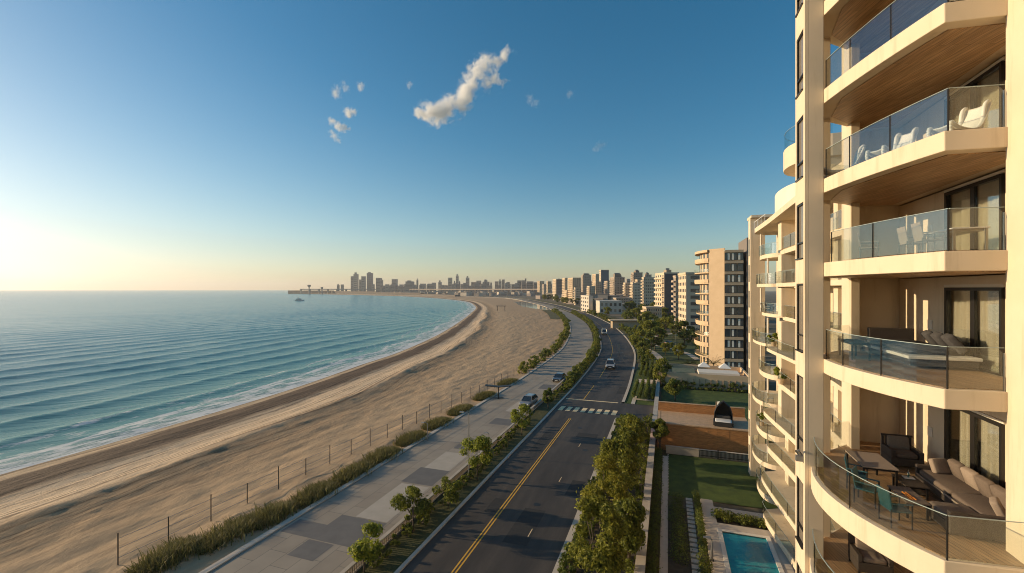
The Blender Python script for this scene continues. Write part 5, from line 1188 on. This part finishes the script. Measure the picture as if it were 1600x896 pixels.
# ------------------------------------------------------------------ cars (front towards local -Y)
def car(label,loc,rz,color,kind='suv',group=None,name='parked_car'):
    s=thing(name,label,'car',loc,rz,group); pt=paint(name+' paint %d'%len(bpy.data.materials),color)
    def put(n_,m_,mt,bv=0,sm=False,par=None):
        ob=m_.build(n_,mt,None,bevel=bv,smooth=sm,fix=True); ob.parent=par or s; return ob
    hs=.98 if kind=='suv' else .86; ht=1.68 if kind=='suv' else 1.45; W=.92
    van=kind=='van'
    if van: hs,ht=1.05,2.0
    st_=[(-2.28,.72,.46,hs-.26),(-2.15,.88,.34,hs-.14),(-1.7,W,.30,hs-.07),(-1.0,W,.30,hs),(0,W+.01,.30,hs+.03),(1.3,W,.30,hs+.05),(2.05,.89,.34,hs+.04),(2.26,.80,.42,hs-.12)]
    rings=[[(-w_*.9,y,zb),(w_*.9,y,zb),(w_,y,zb+.18),(w_*1.0,y,(zb+zt)/2+.05),(w_*.95,y,zt-.05),(w_*.84,y,zt),(-w_*.84,y,zt),(-w_*.95,y,zt-.05),(-w_,y,(zb+zt)/2+.05),(-w_,y,zb+.18)] for y,w_,zb,zt in st_]
    put('body',MB().loft(rings),pt,.015)
    f0,f1=(-1.15,-.35) if not van else (-1.75,-1.15); r0,r1=(2.05,1.45) if kind!='sedan' else (1.75,.95)
    z0,z1=hs-.02,ht-.07
    put('cabin_glass',MB().loft([[(-.83,f0,z0),(.83,f0,z0),(.85,r0,z0+.05),(-.85,r0,z0+.05)],[(-.66,f1,z1),(.66,f1,z1),(.68,r1,z1),(-.68,r1,z1)]]),M['carglass'],.02)
    put('roof',MB().loft([[(-.69,f1-.05,z1),(.69,f1-.05,z1),(.71,r1+.05,z1),(-.71,r1+.05,z1)],[(-.6,f1+.15,ht),(.6,f1+.15,ht),(.6,r1-.12,ht),(-.6,r1-.12,ht)]]),pt,.02)
    for sx in (-1,1):
        put('pillar',MB().tube([(sx*.84,f0,z0),(sx*.675,f1-.02,z1+.01)],.035,6),pt); put('pillar',MB().tube([(sx*.86,r0,z0+.04),(sx*.69,r1+.02,z1+.01)],.05,6),pt); put('pillar',MB().tube([(sx*.86,.45,z0+.03),(sx*.68,.5,z1)],.035,6),M['grille'])
        put('headlight',MB().obox((sx*.62,-2.19,hs-.28),(.38,.14,.14),rz=sx*R(-22)),M['lamp'],.03); put('tail_light',MB().box(sx*.72-.12,sx*.72+.12,2.18,2.27,hs-.30,hs-.08),M['tail'],.02)
        put('mirror',MB().obox((sx*1.0,-.85,hs+.08),(.2,.12,.14)),pt,.03)
        if kind=='suv': put('roof_rail',MB().tube([(sx*.58,f1+.2,ht+.03),(sx*.58,r1-.2,ht+.03)],.02,6),M['steel'])
        for yy in (-1.42,1.40):
            wl=put('wheel',MB().loft([[(sx*x,yy+r_*math.cos(q*PI/10),.35+r_*math.sin(q*PI/10)) for q in range(20)] for x,r_ in ((.70,.31),(.72,.35),(.90,.35),(.93,.31))]),M['tyre'])
            put('rim',MB().loft([[(sx*x,yy+r_*math.cos(q*PI/6),.35+r_*math.sin(q*PI/6)) for q in range(12)] for x,r_ in ((.80,.22),(.942,.22),(.95,.16))]),M['rim'],par=wl)
    put('grille',MB().box(-.42,.42,-2.30,-2.2,hs-.42,hs-.24),M['grille'],.02); put('bumper',MB().box(-.78,.78,-2.33,-2.1,.36,.54),M['grille'],.05); put('number_plate',MB().box(-.26,.26,-2.345,-2.331,.40,.50),M['white_paint'])
    return s
def oncar(px,py,o=None): 
    p=at(px,py,.1); return p
p=at(826,634,.15); o_=car('silver grey off road car with roof rails, nearer of the two on the promenade',(p.x,p.y,.155),R(-4),(.30,.29,.28),'suv'); o_.scale=(1.15,)*3
p=at(874,595,.15); o_=car('dark blue grey car further along the promenade by the median shrubs',(p.x,p.y,.155),R(-2),(.10,.12,.15),'sedan'); o_.scale=(1.2,)*3
p=at(954,575,.03); o_=car('silver hatchback driving towards the crossing on the asphalt road',(p.x,p.y,.035),R(4),(.42,.41,.40),'suv',name='moving_car'); o_.scale=(1.35,)*3
p=at(944,523,.03); o_=car('white van coming round the bend of the road',(p.x,p.y,.035),R(12),(.62,.60,.55),'van',name='moving_van'); o_.scale=(1.35,)*3
p=at(914,489,.03); car('blue car far round the bend where the two roadways meet',(p.x,p.y,.035),R(18),(.03,.08,.2),'sedan',name='moving_car')
for i,(px,py,c,lb) in enumerate([(1104,527,(.7,.68,.64),'white van parked at the foot of the curved tower'),(1111,533,(.66,.64,.6),'white car parked nearest the curved tower wall'),(1097,521,(.5,.5,.5),'pale grey car in the car park before the tower'),(1034,527,(.06,.06,.07),'dark car parked beside the park lawn'),(1046,538,(.25,.2,.17),'brown car parked at the park path crossing'),(903,486.5,(.6,.58,.55),'pale car at the roadside left of the white stepped block'),(985,504,(.08,.08,.09),'dark car under the flat tan canopy roof')]):
    p=at(px,py,.05); car(lb,(p.x,p.y,.06),R(20+31*i),c,['van','sedan','suv'][i%3])

# ------------------------------------------------------------------ clouds (closed bodies of uneven vapour) and haze
def cloud(label,blobs,D,dens,seed,grain=.024,rag=2.5):
    r=random.Random(seed); mb=MB(); k=D/FPX; B=[]
    for (u_,v_,rad) in blobs:
        px=480+u_/3.3333; py=60+v_/3.3333; p=atd(px,D+r.uniform(-.5,.5)*rad/3.33*k); z=CAMH+(HORY-py)*D/FPX; B.append((Vector((p.x,p.y,z)),rad/3.3333*k))
    c=sum((b_[0] for b_ in B),Vector())/len(B)
    m,N,L,b=newmat('cloud vapour'); N.remove(b); tc=N.new('ShaderNodeTexCoord'); src0=tc.outputs['Object']; last=None
    wn_=nd(N,'ShaderNodeTexNoise',Scale=grain*.75,Detail=6,Roughness=.62); L.new(src0,wn_.inputs['Vector']); ws=nd(N,'ShaderNodeVectorMath',operation='MULTIPLY_ADD'); L.new(wn_.outputs['Color'],ws.inputs[0]); wa=2.6/grain; ws.inputs[1].default_value=(wa,wa,wa*.8); ws.inputs[2].default_value=(-wa/2,-wa/2,-wa*.4)
    wv=nd(N,'ShaderNodeVectorMath',operation='ADD'); L.new(src0,wv.inputs[0]); L.new(ws.outputs[0],wv.inputs[1]); src=wv.outputs[0]
    for p,rr in B:
        mb.ball(p-c,rr*1.5+.55/grain,12,8)
        dn=nd(N,'ShaderNodeVectorMath',operation='DISTANCE'); L.new(src,dn.inputs[0]); dn.inputs[1].default_value=p-c
        f=nd(N,'ShaderNodeMath',operation='MULTIPLY_ADD'); L.new(dn.outputs['Value'],f.inputs[0]); f.inputs[1].default_value=-1/rr; f.inputs[2].default_value=1.0
        if last is None: last=f
        else:
            mx=nd(N,'ShaderNodeMath',operation='SMOOTH_MAX'); L.new(last.outputs[0],mx.inputs[0]); L.new(f.outputs[0],mx.inputs[1]); mx.inputs[2].default_value=.25; last=mx
    n=nd(N,'ShaderNodeTexNoise',Scale=grain,Detail=9,Roughness=.80,Distortion=.5); L.new(src0,n.inputs['Vector'])
    nm=nd(N,'ShaderNodeMath',operation='MULTIPLY_ADD'); L.new(n.outputs['Fac'],nm.inputs[0]); nm.inputs[1].default_value=rag*2; nm.inputs[2].default_value=-rag-.02
    ad=nd(N,'ShaderNodeMath',operation='ADD'); L.new(last.outputs[0],ad.inputs[0]); L.new(nm.outputs[0],ad.inputs[1])
    # nothing outside the soft edge of the blobs
    ed=nd(N,'ShaderNodeMapRange'); L.new(last.outputs[0],ed.inputs[0]); ed.inputs[1].default_value=-.75; ed.inputs[2].default_value=.15
    mr=nd(N,'ShaderNodeMapRange'); L.new(ad.outputs[0],mr.inputs[0]); mr.inputs[1].default_value=0; mr.inputs[2].default_value=1.5; mr.inputs[3].default_value=0; mr.inputs[4].default_value=dens
    ml=nd(N,'ShaderNodeMath',operation='MULTIPLY'); L.new(mr.outputs[0],ml.inputs[0]); L.new(ed.outputs[0],ml.inputs[1])
    v=nd(N,'ShaderNodeVolumePrincipled'); v.inputs['Color'].default_value=(.99,.985,.98,1); v.inputs['Anisotropy'].default_value=.0; L.new(ml.outputs[0],v.inputs['Density']); L.new(v.outputs[0],N['Material Output'].inputs['Volume'])
    o=mb.build('cloud',m,None,fix=True); o.location=c; rm=o.modifiers.new('one','REMESH'); rm.mode='VOXEL'; rm.voxel_size=4.0 if len(blobs)>6 else 2.5
    return tag(o,label,'cloud')
cloud('large warm white cloud stretched diagonally across the middle of the sky',[(600,398,34),(650,390,52),(705,372,58),(685,425,28),(755,335,55),(800,315,50),(830,275,50),(850,232,50),(885,190,48),(920,150,46),(925,115,30),(930,235,38),(985,212,34),(1018,228,20),(820,200,26),(1042,70,26),(1020,98,28),(985,122,30),(955,130,34),(830,385,26),(790,370,40)],1500,.22,1)
for i,(bl,lb,dn) in enumerate([([(150,285,26),(158,262,20)],'faint small cloud wisp highest at the left of the large cloud',.03),([(188,238,18),(205,258,18)],'tiny cloud wisp above the faint small one',.025),([(280,250,22),(285,238,16)],'small upright cloud wisp alone right of the faint pair',.035),([(215,388,24),(238,382,22)],'small bright oval cloud left of the large one',.09),([(132,438,20),(158,450,22),(185,462,22),(203,466,16)],'small slanting cloud below the bright oval one',.08),([(128,492,18),(145,510,18),(165,526,14)],'lowest of the small clouds, a slanting streak',.05),([(535,240,18)],'tiny cloud wisp between the small clouds and the large one',.025),([(1160,315,24),(1190,332,20)],'faint wisp to the right of the large cloud',.012),([(1520,562,24),(1545,553,18),(1495,575,16)],'thin streak of cloud low above the tower side of the sky',.012),([(1370,285,20)],'faint fleck of cloud high on the right',.012)]):
    cloud(lb,bl,1400,dn*2.6,10+i,.07,2.4)
HAZE=.00009
hz,N,L,b=newmat('coastal haze'); N.remove(b); v=nd(N,'ShaderNodeVolumePrincipled'); v.inputs['Color'].default_value=(.92,.90,.90,1); v.inputs['Density'].default_value=HAZE; v.inputs['Anisotropy'].default_value=.35
L.new(v.outputs[0],N['Material Output'].inputs['Volume'])
o=MB().box(-12800,6500,-6500,9500,-3.5,185).build('haze',hz); o['kind']='stuff'
